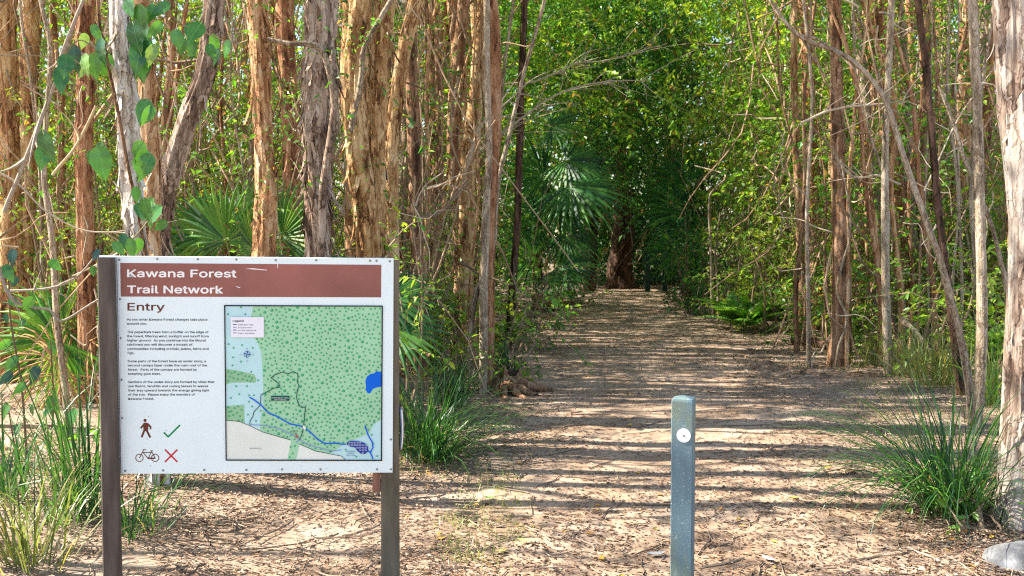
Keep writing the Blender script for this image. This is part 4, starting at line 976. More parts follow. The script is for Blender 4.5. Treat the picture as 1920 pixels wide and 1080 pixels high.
# ------------------------------------------------------------------ fan palms, ferns
def fan_frond(hub, direction, nrm, Ln, nseg=26, span=R(250), pal='deep', dead=False, bright=1.0):
    d = unit(np.array(direction, float)); n = unit(np.array(nrm, float) - d * np.dot(nrm, d)); s = np.cross(d, n)
    b = Bag()
    for k in range(nseg):
        a = -span / 2 + span * (k + 0.5) / nseg + (rng.normal() * 0.12 if dead else rng.normal() * 0.012)
        if dead and rng.random() < 0.3: continue
        rd = d * math.cos(a) + s * math.sin(a); sd = -d * math.sin(a) + s * math.cos(a)
        L = Ln * (1.0 - 0.25 * (abs(a) / (span / 2)) ** 2) * rng.uniform(0.92, 1.06)
        hw0 = math.tan(span / nseg / 2)
        ts = np.array((0.06, 0.30, 0.55, 0.78, 1.0)); V = []
        for t in ts:
            r_ = L * t
            w = min(r_ * hw0, L * 0.5 * hw0) * (1.0 if t < 0.6 else max(0.03, (1 - t) / 0.42)) * (0.95 if not dead else rng.uniform(0.25, 0.6))
            droop = -n * L * (0.10 * t ** 2 + (0.30 if dead else 0.10) * max(0, t - 0.5) ** 1.5 * (1 + rng.normal() * .3)) - np.array((0, 0, 1.0)) * L * (0.5 if dead else 0.16) * max(0, t - 0.45) ** 2 * 2
            c = hub + rd * r_ + droop
            V += [c - sd * w - n * w * 0.35, c + n * w * 0.35, c + sd * w - n * w * 0.35]
        F = []
        for m in range(4):
            o = m * 3; F += [(o, o + 1, o + 4, o + 3), (o + 1, o + 2, o + 5, o + 4)]
        if dead: t_ = np.array((0.40, 0.22, 0.09)) * rng.uniform(0.6, 1.3)
        else: t_ = pick(pal, 1, 0)[0] * bright
        b.add(V, np.array(F), t_)
    return b
def palm(label, base, fronds, trunk_h=0.3, pal='deep', name='fan_palm', group='fan palms', bright=1.0):
    """fronds: (hub picture x, y, depth, blade length m, blade angle deg in the picture plane, tilt towards viewer, dead)"""
    base = np.array(base); gz = float(ground_z(base[0], base[1])); base[2] = gz
    root = tag(empty(name, tuple(base)), label, 'palm', group)
    hh = np.linspace(-.05, trunk_h, 10); P = np.stack([base[0] + 0 * hh, base[1] + 0 * hh, gz + hh], -1)
    V, F, rel, _, _ = trunk_geo(P, np.full(10, 0.07), 14, 0.5, 4, 1.0); build('trunk', V, [F], BARK['dark'], root, attr=rel)
    crown = np.array((base[0], base[1], gz + trunk_h))
    for (px, py, D, L, ang, tilt, dead) in fronds:
        hub = at(px, py, D); a = R(ang)
        d = np.array((math.cos(a), -0.25 + 0.5 * tilt, math.sin(a)))
        nrm = np.array((-math.sin(a) * 0.5, -1.0, math.cos(a) * 0.5 + 0.6))
        P = smooth_path([crown, (crown + hub) / 2 + np.array((0, 0, 0.10)), hub, hub + unit(d) * L * 0.07], 14)
        o = fan_frond(hub, d, nrm, L, pal=pal, dead=dead, bright=bright).build('frond', M_GLOSS if not dead else M_LITTER, root)
        v, f = tubes(P[None], np.linspace(0.012, 0.006, 14)[None], 5)
        ob = build('stalk', v, [f], M_TWIG, o, tint=np.full((len(v), 3), (0.22, 0.26, 0.08) if not dead else (0.35, 0.2, 0.09)))
        ob.location = -Vector(parent_world(o))
palm('bright green fan palm standing behind the sign between the trunks', at(455, 700, 8.4), [(425, 452, 8.0, 0.52, 100, 0, False), (395, 440, 8.3, 0.45, 130, 0.3, False), (455, 440, 8.5, 0.55, 70, 0.2, False), (528, 445, 8.1, 0.52, 80, 0.1, False), (545, 455, 8.4, 0.45, 50, -.2, False), (370, 470, 8.4, 0.42, 160, 0, False), (480, 470, 7.9, 0.4, 95, -.4, False), (560, 490, 8.3, 0.35, 20, 0, False)], 0.4, 'mid', bright=0.8)
palm('dark fan palm with drooping shiny fronds on the left edge of the far path', on_ground(1010, 575), [(1062, 300, 16.2, 0.85, -15, 0, False), (1070, 348, 15.8, 0.95, -20, -.3, False), (1050, 372, 16, 0.8, -50, 0.2, False), (1035, 235, 16.4, 0.6, 10, 0, False), (1060, 440, 16, 0.7, -30, 0, False), (1020, 330, 16.5, 0.8, 190, 0, False), (1010, 420, 16.3, 0.7, 210, 0, False), (1050, 500, 15.6, 0.7, -10, -.4, False), (1000, 480, 15.8, 0.6, 170, -.3, False), (1030, 455, 16, 0.6, -70, 0, True)], 2.2, 'deep')
palm('dark fan palm frond reaching out from behind the right sign post', at(735, 720, 8.0), [(738, 618, 7.6, 0.42, -12, 0, False), (722, 560, 7.8, 0.45, 15, 0.2, False), (700, 600, 7.9, 0.4, 150, 0, False)], 0.35, 'deep')
palm('sunlit yellow green palm with dead brown fronds low at the left', at(150, 720, 8.8), [(120, 612, 8.4, 0.55, 195, 0, False), (110, 640, 8.2, 0.55, 215, -.2, False), (165, 600, 8.6, 0.4, 60, 0, False), (110, 668, 8.1, 0.5, 200, 0, True), (120, 700, 8.0, 0.5, 220, -.2, True), (170, 640, 8.3, 0.45, 30, -.3, True), (180, 690, 8.3, 0.4, -30, 0, True)], 0.5, 'mid')
palm('small bluish palm in shade on the right side of the far path', on_ground(1290, 562), [(1270, 380, 19, 0.85, 200, 0, False), (1285, 400, 18.6, 0.8, 230, -.2, False), (1290, 350, 19, 0.8, 150, 0.2, False), (1300, 440, 18.6, 0.7, 190, -.3, False), (1262, 470, 18.4, 0.6, 215, 0, False)], 1.4, 'deep')

def fern(label, c, nf, Ln, pal='bright', bright=1.0, group='ferns'):
    c = np.array((c[0], c[1], float(ground_z(c[0], c[1]))))
    root = tag(empty('fern', tuple(c)), label, 'fern', group)
    for k in range(nf):
        az = 2 * math.pi * k / nf + rng.normal() * .3; L = Ln * rng.uniform(.7, 1.1); el = rng.uniform(0.7, 1.25)
        t = np.linspace(0, 1, 22); hd = np.array((math.cos(az), math.sin(az), 0))
        P = c + hd * (L * t * math.cos(el) * (1 + .5 * t))[:, None] + np.array((0, 0, 1.0)) * (L * (math.sin(el) * t - 0.45 * t ** 2))[:, None]
        T = unit(np.gradient(P, axis=0)); sd = np.cross(T, np.array((0, 0, 1.0))); b = Bag()
        v, f = tubes(P[None], (0.004 * (1.1 - t))[None], 3); b.add(v, f, (0.16, 0.2, 0.05))
        m = np.arange(3, 22); ll = L * 0.26 * np.sin(np.clip((1.08 - t[m]) * 1.5, 0, math.pi / 2)) 
        for sg in (1, -1):
            v, f, q = leaf_mesh(P[m], sd[m] * sg + T[m] * 0.45, np.cross(sd[m] * sg, T[m]) * sg + np.array((0, 0, 1.0)), ll, ll * 0.2 + 0.006, 0.15)
            b.add(v, f, np.repeat(pick(pal, len(m), 0) * bright, q, 0))
        b.build('frond', M_LEAF, root)
fern('light green fern clump at the bend of the right path edge', on_ground(1395, 622), 16, 1.0, 'mid', bright=1.1)
fern('light green fern behind the clump at the right path bend', on_ground(1440, 600), 14, 1.1, 'mid', bright=1.2)
fern('fern with pale fronds right of the straight path edge trunk', on_ground(1700, 660), 12, 0.8, bright=1.2)
fern('fern beside the big right paperbark behind the saplings', on_ground(1880, 690), 14, 0.9, bright=1.2)
fern('shaded fern below the broad red brown trunk', on_ground(1600, 645), 12, 0.7, 'mid')
fern('bright fern at the left path edge beside the dark reddish stem', on_ground(935, 640), 12, 0.75, bright=1.1)

# ------------------------------------------------------------------ climber with big leaves on the white trunk and hanging beside it
BIG_SIDES = 7
def big_leaf_mesh():
    """heart shaped leaf, base at origin, tip along -Z, face to -Y, quilted between the veins"""
    rows = 10; V = []; F = []
    prof = [0.02, 0.20, 0.28, 0.31, 0.31, 0.29, 0.25, 0.19, 0.125, 0.06, 0.0]
    for i in range(rows + 1):
        t = i / rows; w = prof[i]
        for j in range(-3, 4):
            u = j / 3
            x = u * w; z = -t + (0.10 * abs(u) if i < 3 else 0.0) * (1 - t) + abs(u) * 0.05
            y = 0.10 * (abs(u) ** 1.2) * w * -1 + 0.16 * t * t + 0.018 * math.sin(t * 22 - abs(u) * 3) * abs(u)
            V.append((x, y, z))
    for i in range(rows):
        for j in range(6):
            a = i * 7 + j; F.append((a, a + 7, a + 8, a + 1))
    me = bpy.data.meshes.new('leaf'); me.from_pydata(V, [], F)
    for p in me.polygons: p.use_smooth = True
    return me
def big_leaf_material(name, c):
    m, nt, N, L, out = nodes(name)
    p = N.new('ShaderNodeBsdfPrincipled'); p.inputs['Roughness'].default_value = 0.24; p.inputs['Specular IOR Level'].default_value = 0.55
    tc = N.new('ShaderNodeTexCoord'); w = N.new('ShaderNodeTexNoise'); w.inputs['Scale'].default_value = 6
    L.new(tc.outputs['Object'], w.inputs['Vector'])
    r = ramp(N, [(0.35, tuple(v * 0.8 for v in c)), (0.7, tuple(v * 1.3 for v in c))]); L.new(w.outputs[0], r.inputs[0])
    # veins: pale midrib and side ribs
    sx = N.new('ShaderNodeSeparateXYZ'); L.new(tc.outputs['Object'], sx.inputs[0])
    def mt(op, a, b_=0.0):
        k = N.new('ShaderNodeMath'); k.operation = op
        for i, v in enumerate((a, b_)):
            if isinstance(v, (int, float)): k.inputs[i].default_value = v
            else: L.new(v, k.inputs[i])
        return k.outputs[0]
    ax = mt('ABSOLUTE', sx.outputs[0]); rib = mt('LESS_THAN', ax, 0.012)
    ph = mt('FRACT', mt('MULTIPLY', mt('ADD', sx.outputs[2], mt('MULTIPLY', ax, -0.8)), 7.0)); rib = mt('MAXIMUM', rib, mt('MULTIPLY', mt('LESS_THAN', ph, 0.09), 0.6))
    mx = N.new('ShaderNodeMix'); mx.data_type = 'RGBA'; mx.inputs[7].default_value = (c[0] * 1.6 + 0.06, c[1] * 1.4 + 0.08, c[2] * 1.5 + 0.03, 1)
    L.new(rib, mx.inputs[0]); L.new(r.outputs[0], mx.inputs[6]); L.new(mx.outputs[2], p.inputs['Base Color'])
    t = N.new('ShaderNodeBsdfTranslucent'); t.inputs['Color'].default_value = (c[0] * 2.4 + .02, c[1] * 2.0, c[2] * 0.8, 1)
    s = N.new('ShaderNodeMixShader'); s.inputs[0].default_value = 0.3
    L.new(p.outputs[0], s.inputs[1]); L.new(t.outputs[0], s.inputs[2]); L.new(s.outputs[0], out.inputs[0])
    return m
LEAF_ME = []
for nm, cc in (('deep_green_leaf', (0.022, 0.11, 0.035)), ('green_leaf', (0.05, 0.19, 0.035)), ('dark_blue_green_leaf', (0.015, 0.06, 0.045)), ('pale_green_leaf', (0.17, 0.32, 0.08))):
    me = big_leaf_mesh(); me.materials.append(big_leaf_material(nm, cc)); LEAF_ME.append(me)
cl = tag(empty('climbing_vine', tuple(white_path[0])), 'climber with big glossy heart shaped leaves hanging on the white paperbark trunk', 'vine')
stem = white_path[(white_path[:, 2] < 3.4)]
ang = np.linspace(0, 5, len(stem)); off = np.stack([np.cos(ang - 1.2) * 0.085, np.sin(ang - 1.9) * -0.02 - 0.075, 0 * ang], -1)
v, f = tubes((stem + off)[None], np.full((1, len(stem)), 0.010), 8); build('stem', v, [f], BARK['brown'], cl, smooth=True, attr=np.full(len(v), 0.4))
biglist = [(262, 30, 52, 0, 1), (250, 65, 60, 10, 0), (266, 100, 70, -12, 0), (290, 25, 42, -30, 1), (275, 70, 62, -8, 0), (262, 115, 60, 6, 0), (290, 100, 40, -25, 3), (240, 10, 45, 25, 1), (300, 55, 36, -45, 1), (315, 20, 40, -60, 1), (280, 130, 34, -30, 3),
           (275, 205, 46, -20, 1), (285, 215, 40, -35, 1), (262, 280, 40, -5, 1), (272, 300, 46, 5, 1), (258, 310, 40, 10, 1), (280, 310, 52, -28, 1), (255, 362, 30, 0, 0), (270, 390, 48, 8, 1), (285, 395, 60, -18, 1), (300, 405, 48, -50, 1), (258, 395, 34, 20, 0), (310, 425, 30, -60, 1),
           (230, 452, 36, 20, 0), (245, 462, 38, 5, 1), (262, 460, 32, -20, 1), (215, 465, 30, 40, 0), (190, 92, 50, 5, 0), (178, 120, 50, -8, 1), (205, 120, 44, -25, 1), (160, 118, 42, 10, 3), (165, 130, 34, -35, 3), (115, 145, 52, 0, 0), (138, 105, 50, 8, 2), (125, 120, 44, -10, 0),
           (190, 290, 58, -5, 0), (185, 300, 60, 12, 0), (170, 300, 44, 30, 0), (82, 270, 60, 8, 0), (85, 290, 48, -14, 0), (330, 70, 36, 10, 0), (345, 85, 34, -20, 1), (362, 90, 36, -10, 0), (375, 60, 46, -30, 1), (400, 80, 38, 8, 1), (410, 105, 34, -30, 1), (430, 90, 36, -40, 1), (392, 95, 30, 25, 1),
           (355, 55, 30, 0, 1), (175, 60, 34, 30, 1), (160, 75, 30, -20, 3)]
def hang_leaf(px, py, size, roll, mi, D, parent):
    o = bpy.data.objects.new('leaf', LEAF_ME[mi]); col.objects.link(o); o.parent = parent
    p = Vector(at(px, py, D)) - parent_world(parent)
    s = size * 1.02 * D / FPX
    o.location = p; o.scale = (s * rng.uniform(0.8, 1.1), s * rng.uniform(0.6, 2.2), s)
    o.rotation_euler = (R(rng.uniform(-28, 8)), R(-roll * 0.9), R(rng.uniform(-40, 40)))
    return o
for (px, py, sz, roll, mi) in biglist:
    D = 5.72 + rng.uniform(-0.12, 0.05) if px > 215 and px < 320 else 5.75 + rng.uniform(-0.3, 0.3)
    hang_leaf(px, py - sz * 0.3, sz, roll, mi, D, cl)
# drooping runners that carry the leaves away from the trunk
for pts in ([(222, 60), (205, 85), (180, 90), (150, 75), (125, 100), (118, 140)], [(262, -5), (300, 10), (340, 45), (380, 60), (430, 80)], [(222, 250), (200, 270), (186, 280), (175, 310)], [(240, 180), (200, 170), (130, 110), (90, 180), (84, 260)], [(225, 440), (245, 450), (290, 400)], [(262, 200), (285, 210), (290, 230)]):
    v, f = tubes(smooth_path([at(x, y, 5.74) for x, y in pts], 24)[None], np.full((1, 24), 0.0035), 5)
    build('runner', v, [f], M_TWIG, cl, tint=np.full((len(v), 3), (0.20, 0.17, 0.08)))
low = tag(empty('leafy_shrub', tuple(on_ground(60, 950))), 'dark leaved scrambling shrub low at left edge above the fallen log', 'shrub')
for (px, py) in [(20, 560), (45, 600), (10, 500), (30, 520), (95, 490), (70, 690), (20, 700), (45, 720), (60, 760), (15, 760), (80, 790), (100, 745), (35, 800), (55, 830), (15, 640), (30, 670), (90, 770), (120, 800), (140, 770), (95, 640), (175, 500), (185, 470), (60, 560), (10, 590), (25, 470), (310, 905), (330, 920), (335, 910)]:
    hang_leaf(px, py, rng.uniform(18, 36), rng.uniform(-60, 60), int(rng.choice([0, 1, 1, 0, 2])), 6.2 + rng.uniform(-.3, .4), low)
for pts in ([(60, 960), (50, 850), (40, 720), (20, 600), (15, 480)], [(70, 960), (90, 860), (100, 760), (95, 640)], [(40, 960), (30, 860), (15, 760)]):
    v, f = tubes(smooth_path([at(x, y, 6.3) for x, y in pts], 20)[None], np.linspace(0.009, 0.004, 20)[None], 5); build('stem', v, [f], M_TWIG, low, tint=np.full((len(v), 3), (0.16, 0.11, 0.07)))

# ------------------------------------------------------------------ understorey shrubs (each its own plant)
def shrub(label, x, y, h, rad, ns, k, lf, pal, group, asp=0.5, name='understorey_shrub', cat='shrub', zlow=0.1, stray=0.02):
    gz = float(ground_z(x, y)); base = np.array((x, y, gz))
    root = tag(empty(name, (x, y, gz)), label, cat, group)
    nst = rng.integers(3, 6); P = []; Rr = []
    for q in range(nst):
        a = rng.uniform(0, 2 * math.pi); e = base + np.array((math.cos(a) * rad * .7, math.sin(a) * rad * .7, h * rng.uniform(.6, 1)))
        P.append(smooth_path([base + rng.normal(size=3) * np.array((.05, .05, 0)), (base + e) / 2 + rng.normal(size=3) * .12, e], 12)); Rr.append(np.linspace(0.018, 0.005, 12) * rng.uniform(.6, 1.2))
    P = np.array(P)
    # sprays leave the stems
    si = rng.integers(0, nst, ns); ti = rng.integers(int(12 * zlow), 12, ns)
    S0 = P[si, ti] + rng.normal(size=(ns, 3)) * np.array((rad * .38, rad * .38, h * .09))
    S0[:, 2] = np.maximum(S0[:, 2], gz + 0.05)
    D0 = rand_dirs(ns, 0.25)
    v, f, c, tv, tf = sprays(S0, D0, rng.uniform(0.22, 0.5, ns), k, lf, asp, 0.25, 0.0035, y < 11.5, pal, stray, tn=4 if y < 10 else 2)
    build('foliage', v, [f], M_LEAF, root, tint=c)
    sv, sf = tubes(P, np.array(Rr), 6); b = Bag(); b.add(sv, sf, (0.24, 0.17, 0.11)); b.add(tv, tf, (0.30, 0.22, 0.14)); b.build('stems', M_TWIG, root)
    return root
def path_clear(x, y, m):
    l, r = path_edges(y); return x < l - m or x > r + m
near = [  # (px, D, height, radius, sprays, leaf, palette, label)
    (880, 10.4, 1.15, 0.45, 60, 0.075, 'bright', 'bright leafy shrub at the left path edge behind the slim sapling'),
    (800, 10.8, 1.3, 0.5, 60, 0.07, 'bright', 'sunlit shrub in the thicket right of the sign'),
    (850, 9.3, 0.6, 0.35, 34, 0.06, 'bright', 'low light green seedling clump left of slim sapling'),
    (960, 10.2, 0.9, 0.3, 30, 0.07, 'mid', 'small dark green shrub behind the tree stump'),
    (985, 12.0, 1.2, 0.45, 50, 0.07, 'mid', 'green shrub on the left path edge beyond the stump'),
    (1075, 19.0, 1.3, 0.6, 60, 0.09, 'mid', 'leafy shrub left of the path before the huge dark trunk'),
    (1290, 17.5, 1.8, 0.55, 90, 0.10, 'deep', 'dark green shrub in shade at right of the far path end'),
    (1310, 16.6, 1.0, 0.45, 60, 0.09, 'deep', 'low dark shrub at the right path bend'),
    (1385, 15.0, 1.5, 0.6, 90, 0.08, 'bright', 'sunny yellow green shrub above the ferns at right path bend'),
    (1450, 14.2, 1.7, 0.6, 80, 0.075, 'bright', 'sunny leafy shrub left of the vine hung trunk'),
    (1500, 12.6, 0.9, 0.5, 50, 0.07, 'mid', 'low shrub at the foot of the vine hung trunk'),
    (1610, 11.6, 1.0, 0.45, 50, 0.07, 'mid', 'shrub between straight path edge trunk and broad trunk'),
    (1700, 11.0, 1.1, 0.5, 60, 0.065, 'bright', 'light green shrub right of the pale slender sapling'),
    (1765, 10.2, 1.2, 0.45, 60, 0.065, 'bright', 'light green shrub behind the arching sapling'),
    (1870, 9.4, 1.3, 0.5, 60, 0.07, 'bright', 'bright shrub just left of the big right paperbark'),
    (1830, 5.05, 0.14, 0.14, 12, 0.06, 'mid', 'tiny low seedling on litter below the big tussock'),
    (340, 6.5, 0.35, 0.25, 24, 0.06, 'mid', 'small seedling seen beneath the sign board'),
    (420, 7.6, 0.5, 0.4, 24, 0.06, 'bright', 'low weedy plant on the litter behind the sign'),
    (650, 8.8, 1.6, 0.5, 60, 0.07, 'bright', 'sunlit sprigs in front of the cream trunk pair'),
    (760, 7.6, 1.2, 0.3, 26, 0.07, 'bright', 'leafy sprig right of the sign post top'),
]
for px, D, h, rad, ns, lf, pal, lab in near:
    shrub(lab, (px - 960) / FPX * D, D, h, rad, ns, 9, lf, pal, 'shrubs beside the path')
cnt = 0
while cnt < 60:
    D = rng.uniform(8.6, 21); px = rng.uniform(-60, 1000); x = (px - 960) / FPX * D
    if not path_clear(x, D, 0.7) or (D < 9.5 and px > 560): continue
    h = rng.uniform(1.5, 4.6) * (0.8 if D < 11 else 1.1)
    shrub('leafy shrub among the paperbark trunks in the thicket left of the path', x, D, h, rng.uniform(.5, .9), int(55 + h * 24), 9, rng.uniform(.055, .085), ('bright', 'olive', 'bright', 'mid')[rng.integers(0, 4)] if px < 880 else ('mid', 'deep')[rng.integers(0, 2)], 'shrubs in the left thicket', stray=0.12); cnt += 1
cnt = 0
while cnt < 48:
    D = rng.uniform(11, 24); px = rng.uniform(1330, 1980); x = (px - 960) / FPX * D
    if not path_clear(x, D, 0.7): continue
    h = rng.uniform(1.4, 4.8) * (0.75 if D < 13 else 1.15)
    shrub('leafy shrub in the sunny thicket right of the path', x, D, h, rng.uniform(.5, .95), int(55 + h * 26), 9, rng.uniform(.06, .095), ('bright', 'bright', 'mid', 'olive')[rng.integers(0, 4)], 'shrubs in the right thicket', stray=0.12); cnt += 1

# ------------------------------------------------------------------ tangles of thin stems, dead twigs and vines (past counting)
def tangle(name, label, n, xr, yr, zr, rr, tint, curvy=0.6, vertical=0.7, lenr=(0.8, 3.0), clear=0.4, pxr=None):
    y = rng.uniform(*yr, n)
    x = (rng.uniform(*pxr, n) - 960) / FPX * y if pxr else rng.uniform(*xr, n)
    l, r = path_edges(y); ok = (x < l - clear) | (x > r + clear); x, y = x[ok], y[ok]; n = len(x)
    z = rng.uniform(*zr, n); d = rng.normal(size=(n, 3)) * np.array((1, 0.7, 0.6)); d[:, 2] += np.where(rng.random(n) < vertical, 2.6, 0) * rng.choice([-1, 1], n)
    d = unit(d); L = rng.uniform(*lenr, n) * np.where(np.abs(d[:, 2]) > 0.75, 1.0, 0.5)
    t = np.linspace(0, 1, 7); S0 = np.stack([x, y, z], -1)
    P = S0[:, None] + d[:, None] * (L[:, None, None] * t[None, :, None])
    for k in range(1, 4):
        P += (rng.normal(size=(n, 1, 3)) * np.sin(t * math.pi * k + rng.uniform(0, 6, (n, 1)))[:, :, None]) * (curvy / k * 0.35 * L[:, None, None] * 0.3)
    P[..., 2] = np.maximum(P[..., 2], 0.02)
    Rr = rng.uniform(*rr, n)[:, None] * (1.1 - 0.6 * t)[None, :]
    v, f = tubes(P, Rr, 4)
    c = np.array(tint) * rng.uniform(0.5, 1.35, (n, 1)); c = np.repeat(c, 28, 0)
    return tag(build(name, v, [f], M_TWIG, tint=c), label, 'vines', kind='stuff')
tangle('vine_tangle', 'tangle of thin brown vines and stems in the left thicket', 900, None, (8.5, 20), (0.0, 4.6), (0.004, 0.016), (0.34, 0.23, 0.14), pxr=(-60, 930))
tangle('dead_twigs', 'pale dead twigs criss crossing the left thicket', 520, None, (7.8, 18), (0.1, 4.2), (0.003, 0.009), (0.50, 0.40, 0.28), 0.8, 0.25, (0.4, 1.3), pxr=(-60, 960))
tangle('vine_tangle', 'tangle of thin brown vines and stems in the right thicket', 900, None, (10.5, 22), (0.0, 5.2), (0.004, 0.016), (0.34, 0.22, 0.14), pxr=(1340, 1960))
tangle('dead_twigs', 'pale dead twigs criss crossing the right thicket', 470, None, (9.5, 20), (0.1, 5.0), (0.003, 0.010), (0.52, 0.42, 0.30), 0.8, 0.25, (0.4, 1.4), pxr=(1340, 1960))
tangle('dead_twigs', 'hanging dead vines in the shade at the far end of path', 160, None, (20, 27), (0.5, 6.5), (0.006, 0.02), (0.30, 0.22, 0.15), 0.4, 0.6, (1.0, 3.0), pxr=(1000, 1400), clear=-3)

# single bare branches that stand out
def bare_branch(label, pts, D, r0, r1, nt, tl, tint=(0.46, 0.37, 0.27), group='bare dead branches'):
    P = smooth_path([at(x, y, D) for x, y in pts], 30); P += 0.02 * np.stack([vnoise(P * 5 + q) - 0.5 for q in (1, 7, 13)], -1)
    root = tag(empty('bare_branch', tuple(P[0])), label, 'branch', group)
    v, f = tubes(P[None], np.linspace(r0, r1, 30)[None], 7); build('limb', v, [f], M_TWIG, root, tint=np.full((len(v), 3), tint), smooth=True)
    if nt:
        i = rng.integers(5, 30, nt); T = unit(np.gradient(P, axis=0))
        d = unit(T[i] + rng.normal(size=(nt, 3)) * np.array((.7, .5, .6))); L = rng.uniform(.3, 1.0, nt) * tl; t = np.linspace(0, 1, 7)
        Q = P[i][:, None] + d[:, None] * (L[:, None, None] * t[None, :, None]) + rng.normal(size=(nt, 1, 3)) * (t ** 2)[None, :, None] * L[:, None, None] * .3
        v, f = tubes(Q, (np.full((nt, 1), r1 * 0.9) * (1.15 - t)[None]), 4); build('twigs', v, [f], M_TWIG, root, tint=np.full((len(v), 3), tint))['kind'] = 'stuff'
bare_branch('long pale bare branch reaching over the path from the left thicket', [(880, 300), (960, 235), (1040, 180), (1120, 155), (1215, 150)], 12.5, 0.018, 0.005, 26, 0.9)
bare_branch('upper pale bare branch of the twig spray over the path', [(940, 160), (1010, 150), (1080, 120), (1160, 110), (1250, 80)], 12.8, 0.013, 0.004, 26, 0.8)
bare_branch('thin bare branch curving over the left thicket below the twig spray', [(870, 330), (900, 240), (940, 200), (985, 160)], 11, 0.018, 0.006, 14, 0.7)
bare_branch('bare horizontal branch crossing the right thicket at mid height', [(1500, 230), (1560, 205), (1640, 195), (1700, 190)], 10.2, 0.014, 0.006, 12, 0.6)
bare_branch('lower bare branch crossing the right thicket', [(1690, 345), (1650, 330), (1600, 330), (1560, 285)], 10.6, 0.013, 0.005, 10, 0.6)
bare_branch('arched brown branch in the thicket right of the sign', [(735, 420), (790, 410), (830, 395), (880, 340)], 9.5, 0.022, 0.012, 6, 0.5, (0.26, 0.18, 0.12))
bare_branch('grey diagonal branch crossing the upper left corner', [(165, -20), (125, 70), (100, 160), (60, 270), (10, 400)], 6.4, 0.011, 0.014, 6, 0.5, (0.33, 0.28, 0.22))
bare_branch('crooked grey twig lying across the left edge at sign height', [(-10, 480), (20, 560), (60, 578), (95, 580), (118, 600), (190, 560)], 6.1, 0.010, 0.006, 3, 0.3, (0.30, 0.25, 0.20))
bare_branch('long thin grey branch left of sign running level above the crooked twig', [(10, 545), (90, 540), (140, 520), (178, 480)], 6.5, 0.008, 0.005, 4, 0.3, (0.36, 0.31, 0.25))
bare_branch('thin arching branch crossing left thicket to the sign corner', [(-10, 320), (40, 350), (90, 400), (160, 430), (230, 436)], 6.4, 0.007, 0.004, 5, 0.4, (0.42, 0.35, 0.26))
bare_branch('slanted pale stick between left edge and dark trunk', [(100, 330), (130, 290), (165, 230), (180, 200)], 6.8, 0.011, 0.009, 2, 0.3, (0.5, 0.38, 0.22))

# ------------------------------------------------------------------ forest behind: one far mass of leaves
def mass(name, label, n, pxr, yr, zr, lf, pal, clear=None, gap=0.42, k=10, bright=1.0):
    m = n * 3
    y = rng.uniform(*yr, m); x = (rng.uniform(*pxr, m) - 960) / FPX * y; z = rng.uniform(*zr, m)
    p = np.stack([x, y, z], -1); keep = fbm(p * 0.75 + 2, 3) > gap
    if clear is not None:
        l, r = path_edges(y); keep &= (x < l - clear) | (x > r + clear) | (z > 3.0 + 0.3 * np.abs(y - 24))
    p = p[keep][:n]; m = len(p)
    v, f, c, tv, tf = sprays(p, rand_dirs(m, 0.1), rng.uniform(.3, .7, m), k, lf, 0.5, 0.3, 0.005, False, pal, 0.07, tn=2)
    o = tag(build(name, v, [f], M_LEAF, tint=c * bright), label, 'foliage', kind='stuff')
    return o
mass('forest_foliage', 'far dark green rainforest closing the end of path', 2600, (930, 1480), (24.5, 33), (0.0, 4.5), 0.16, 'deep', None, 0.30)
mass('forest_foliage', 'sunlit green crowns rising above the far end of path', 6000, (900, 1480), (24, 35), (3.6, 13), 0.17, 'mid', None, 0.36)
mass('forest_foliage', 'far green forest behind the left trunks', 8600, (-160, 1010), (17, 30), (0.0, 13), 0.14, 'mid', 0.6, 0.30)
mass('forest_foliage', 'far sunny forest behind the right trunks', 8500, (1380, 2080), (19, 31), (0.0, 13), 0.15, 'bright', 0.8, 0.32)
mass('canopy_foliage', 'leafy canopy sprays overhanging the far path', 2200, (940, 1420), (16, 24), (3.0, 8.5), 0.11, 'bright', None, 0.48)
mass('canopy_foliage', 'dense dark canopy roofing the far end of the path', 1900, (640, 1300), (21, 27), (4.2, 7.2), 0.17, 'deep', None, 0.30)
mass('canopy_foliage', 'sunny leaf sprays on the upper right of the path', 2300, (1290, 1640), (14, 22), (1.6, 7.5), 0.095, 'bright', 0.3, 0.42)
mass('canopy_foliage', 'leaf sprays hanging in the thicket left of the far path', 1500, (860, 1080), (13, 20), (0.6, 6.5), 0.09, 'mid', 0.4, 0.42)
mass('canopy_foliage', 'leaf sprays hanging in front of the huge dark trunk', 1500, (1070, 1270), (18.5, 22.8), (1.9, 6.5), 0.11, 'deep', None, 0.36)
mass('canopy_foliage', 'high canopy added beyond the left of frame to shade the left thicket', 2600, (-1900, 250), (9, 22), (5.0, 11), 0.15, 'mid', None, 0.46)  # added outside the view to throw dappled shade on the left thicket
mass('canopy_foliage', 'unseen thin leaf sprays added high over left verge to dapple near path', 1500, (-1500, 900), (3.2, 13), (4.6, 9), 0.075, 'mid', None, 0.52, 9)  # added above the view so leaf shade breaks up the trunk shadow bars
mass('forest_foliage', 'dark undergrowth closing the far end of path', 1300, (1090, 1340), (24.0, 27), (0.0, 3.2), 0.14, 'deep', None, 0.2)
mass('forest_foliage', 'distant forest wall at the back', 6600, (-200, 2100), (36, 46), (0.0, 19), 0.30, 'mid', None, 0.22, 8)
mass('canopy_foliage', 'yellow green leaf sprays between the trunks on the left', 1300, (-60, 880), (9.5, 16), (0.5, 4.8), 0.065, 'bright', 0.6, 0.47, 8)
mass('canopy_foliage', 'dark green leaf sprays between the trunks on the left', 2200, (-60, 900), (10.5, 18), (0.2, 5.2), 0.075, 'mid', 0.6, 0.42, 9)
mass('canopy_foliage', 'fine leaf sprays between the trunks on the right', 1500, (1440, 1960), (10.5, 17), (0.5, 5.5), 0.07, 'bright', 0.6, 0.47, 8)
